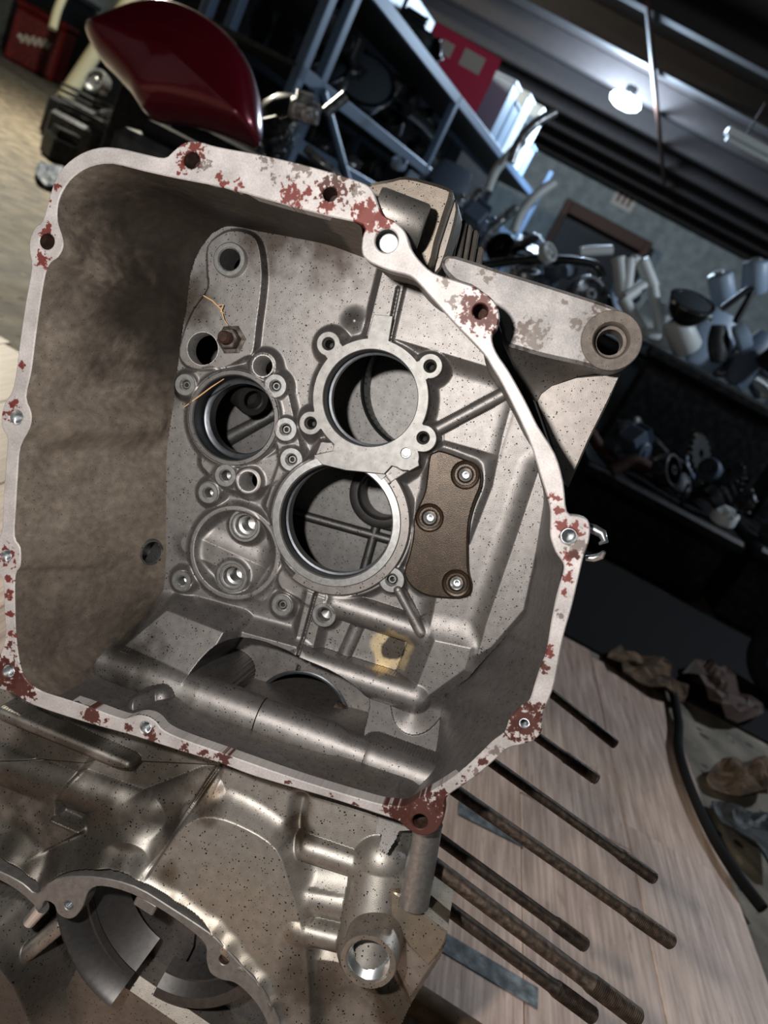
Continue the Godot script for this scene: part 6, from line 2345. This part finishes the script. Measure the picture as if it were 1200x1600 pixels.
func crumpled(pts: Array, m: Material, called: String, label: String, category: String, lift: float) -> void:     # torn sheet with folds, lying on the floor
	var out := PackedVector2Array()
	var c := Vector3.ZERO
	for i in range(0, pts.size(), 2):
		c += WF(pts[i], pts[i + 1], 0.0)
	c /= pts.size() / 2.0
	var n := pts.size() / 2
	var folds := noise(int(pts[0]) + 5, 9.0, 3)
	var edge := PackedVector2Array()
	for i in n:
		var p := WF(pts[i * 2], pts[i * 2 + 1], 0.0) - c
		edge.append(Vector2(p.x, p.z))
	edge = smooth_closed(edge, 3)
	var rings := []
	for k in 9:
		var f := maxf(k / 8.0, 0.01)
		var ring := []
		for p in edge:
			var q := p * f
			ring.append(Vector3(q.x, 0.016 + lift * clampf(0.5 + 1.5 * folds.get_noise_2d(q.x, q.y), 0.0, 1.2), q.y))
		rings.append(ring)
	var last := []
	for p in rings[8]:
		last.append(p - Vector3(0, 0.003, 0))
	rings.append(last)
	var under := []
	for p in rings[0]:
		under.append(p - Vector3(0, 0.003, 0))
	rings.append(under)
	var mb := MB.new()
	for k in rings.size() - 1:
		for e in edge.size():
			var f := (e + 1) % edge.size()
			mb.face([rings[k][e], rings[k][f], rings[k + 1][f]], Vector3(0, -1, 0))
			mb.face([rings[k][e], rings[k + 1][f], rings[k + 1][e]], Vector3(0, -1, 0))
	var o := mesh_node(called, mb.made(), m)
	o.position = c
	tag(o, label, category)


func build_floor_bits() -> void:
	var pts := []
	for q in [[1052, 1085], [1060, 1130], [1060, 1170], [1078, 1230], [1110, 1300], [1150, 1365], [1192, 1420]]:
		pts.append(WF(q[0], q[1], 0.026))
	pipe("rubber_hose", pts, 0.0095, M.rubber, "thick black rubber hose lying curved beside the planks", "hose")
	crumpled([945, 1030, 985, 1028, 1020, 1050, 1052, 1085, 1060, 1108, 1020, 1098, 975, 1070, 950, 1050], M.card, "cardboard_scrap", "torn cardboard lying along the far edge of the planks", "cardboard", 0.03)
	crumpled([1098, 1218, 1120, 1205, 1150, 1212, 1185, 1205, 1192, 1245, 1175, 1262, 1130, 1250, 1102, 1238], M.card, "cardboard_scrap", "torn cardboard flap right of the rubber hose", "cardboard", 0.03)
	crumpled([1105, 1260, 1150, 1275, 1195, 1300, 1200, 1380, 1160, 1340, 1120, 1295], M.charcoal, "plastic_sheet", "crumpled grey plastic sheet at the right edge beside the hose", "sheet", 0.02)
	crumpled([1060, 1060, 1100, 1050, 1150, 1090, 1180, 1130, 1120, 1140, 1080, 1100], M.timber, "cardboard_scrap", "dark soaked cardboard before the small black wheel", "cardboard", 0.04)
	for q in [[[690, 1470], [840, 1560], 0], [[716, 1262], [815, 1312], 1]]:
		var a := WF(q[0][0], q[0][1], 0.0125)
		var b := WF(q[1][0], q[1][1], 0.0125)
		var mb := MB.new()
		var d := b - a
		var xf := Transform3D(Basis(d.normalized(), Vector3.UP, d.normalized().cross(Vector3.UP)), Vector3.ZERO)
		mb.box(Vector3(0, 0, -0.014), Vector3(d.length(), 0.0006, 0.014), 0.0, xf)
		var o := mesh_node("tape_strip", mb.made(), M.tape)
		o.position = a
		tag(o, ["faded blue-grey tape strip on the planks under the lowest studs", "faded blue-grey tape strip on the planks near the rusty corner lug"][q[2]], "tape")
	# a round bar end under the corner of the casing
	pipe("round_bar", [WF(622, 1545, 0.028), WF(680, 1582, 0.028), WF(760, 1635, 0.028)], 0.015, M.card, "short rust-spotted round bar lying on the planks at the bottom", "bar")
	crumpled([60, 262, 95, 270, 110, 292, 80, 300, 55, 285], M.bin_dark, "rag", "small dark blue rag on the concrete left of the crankcase", "rag", 0.02)
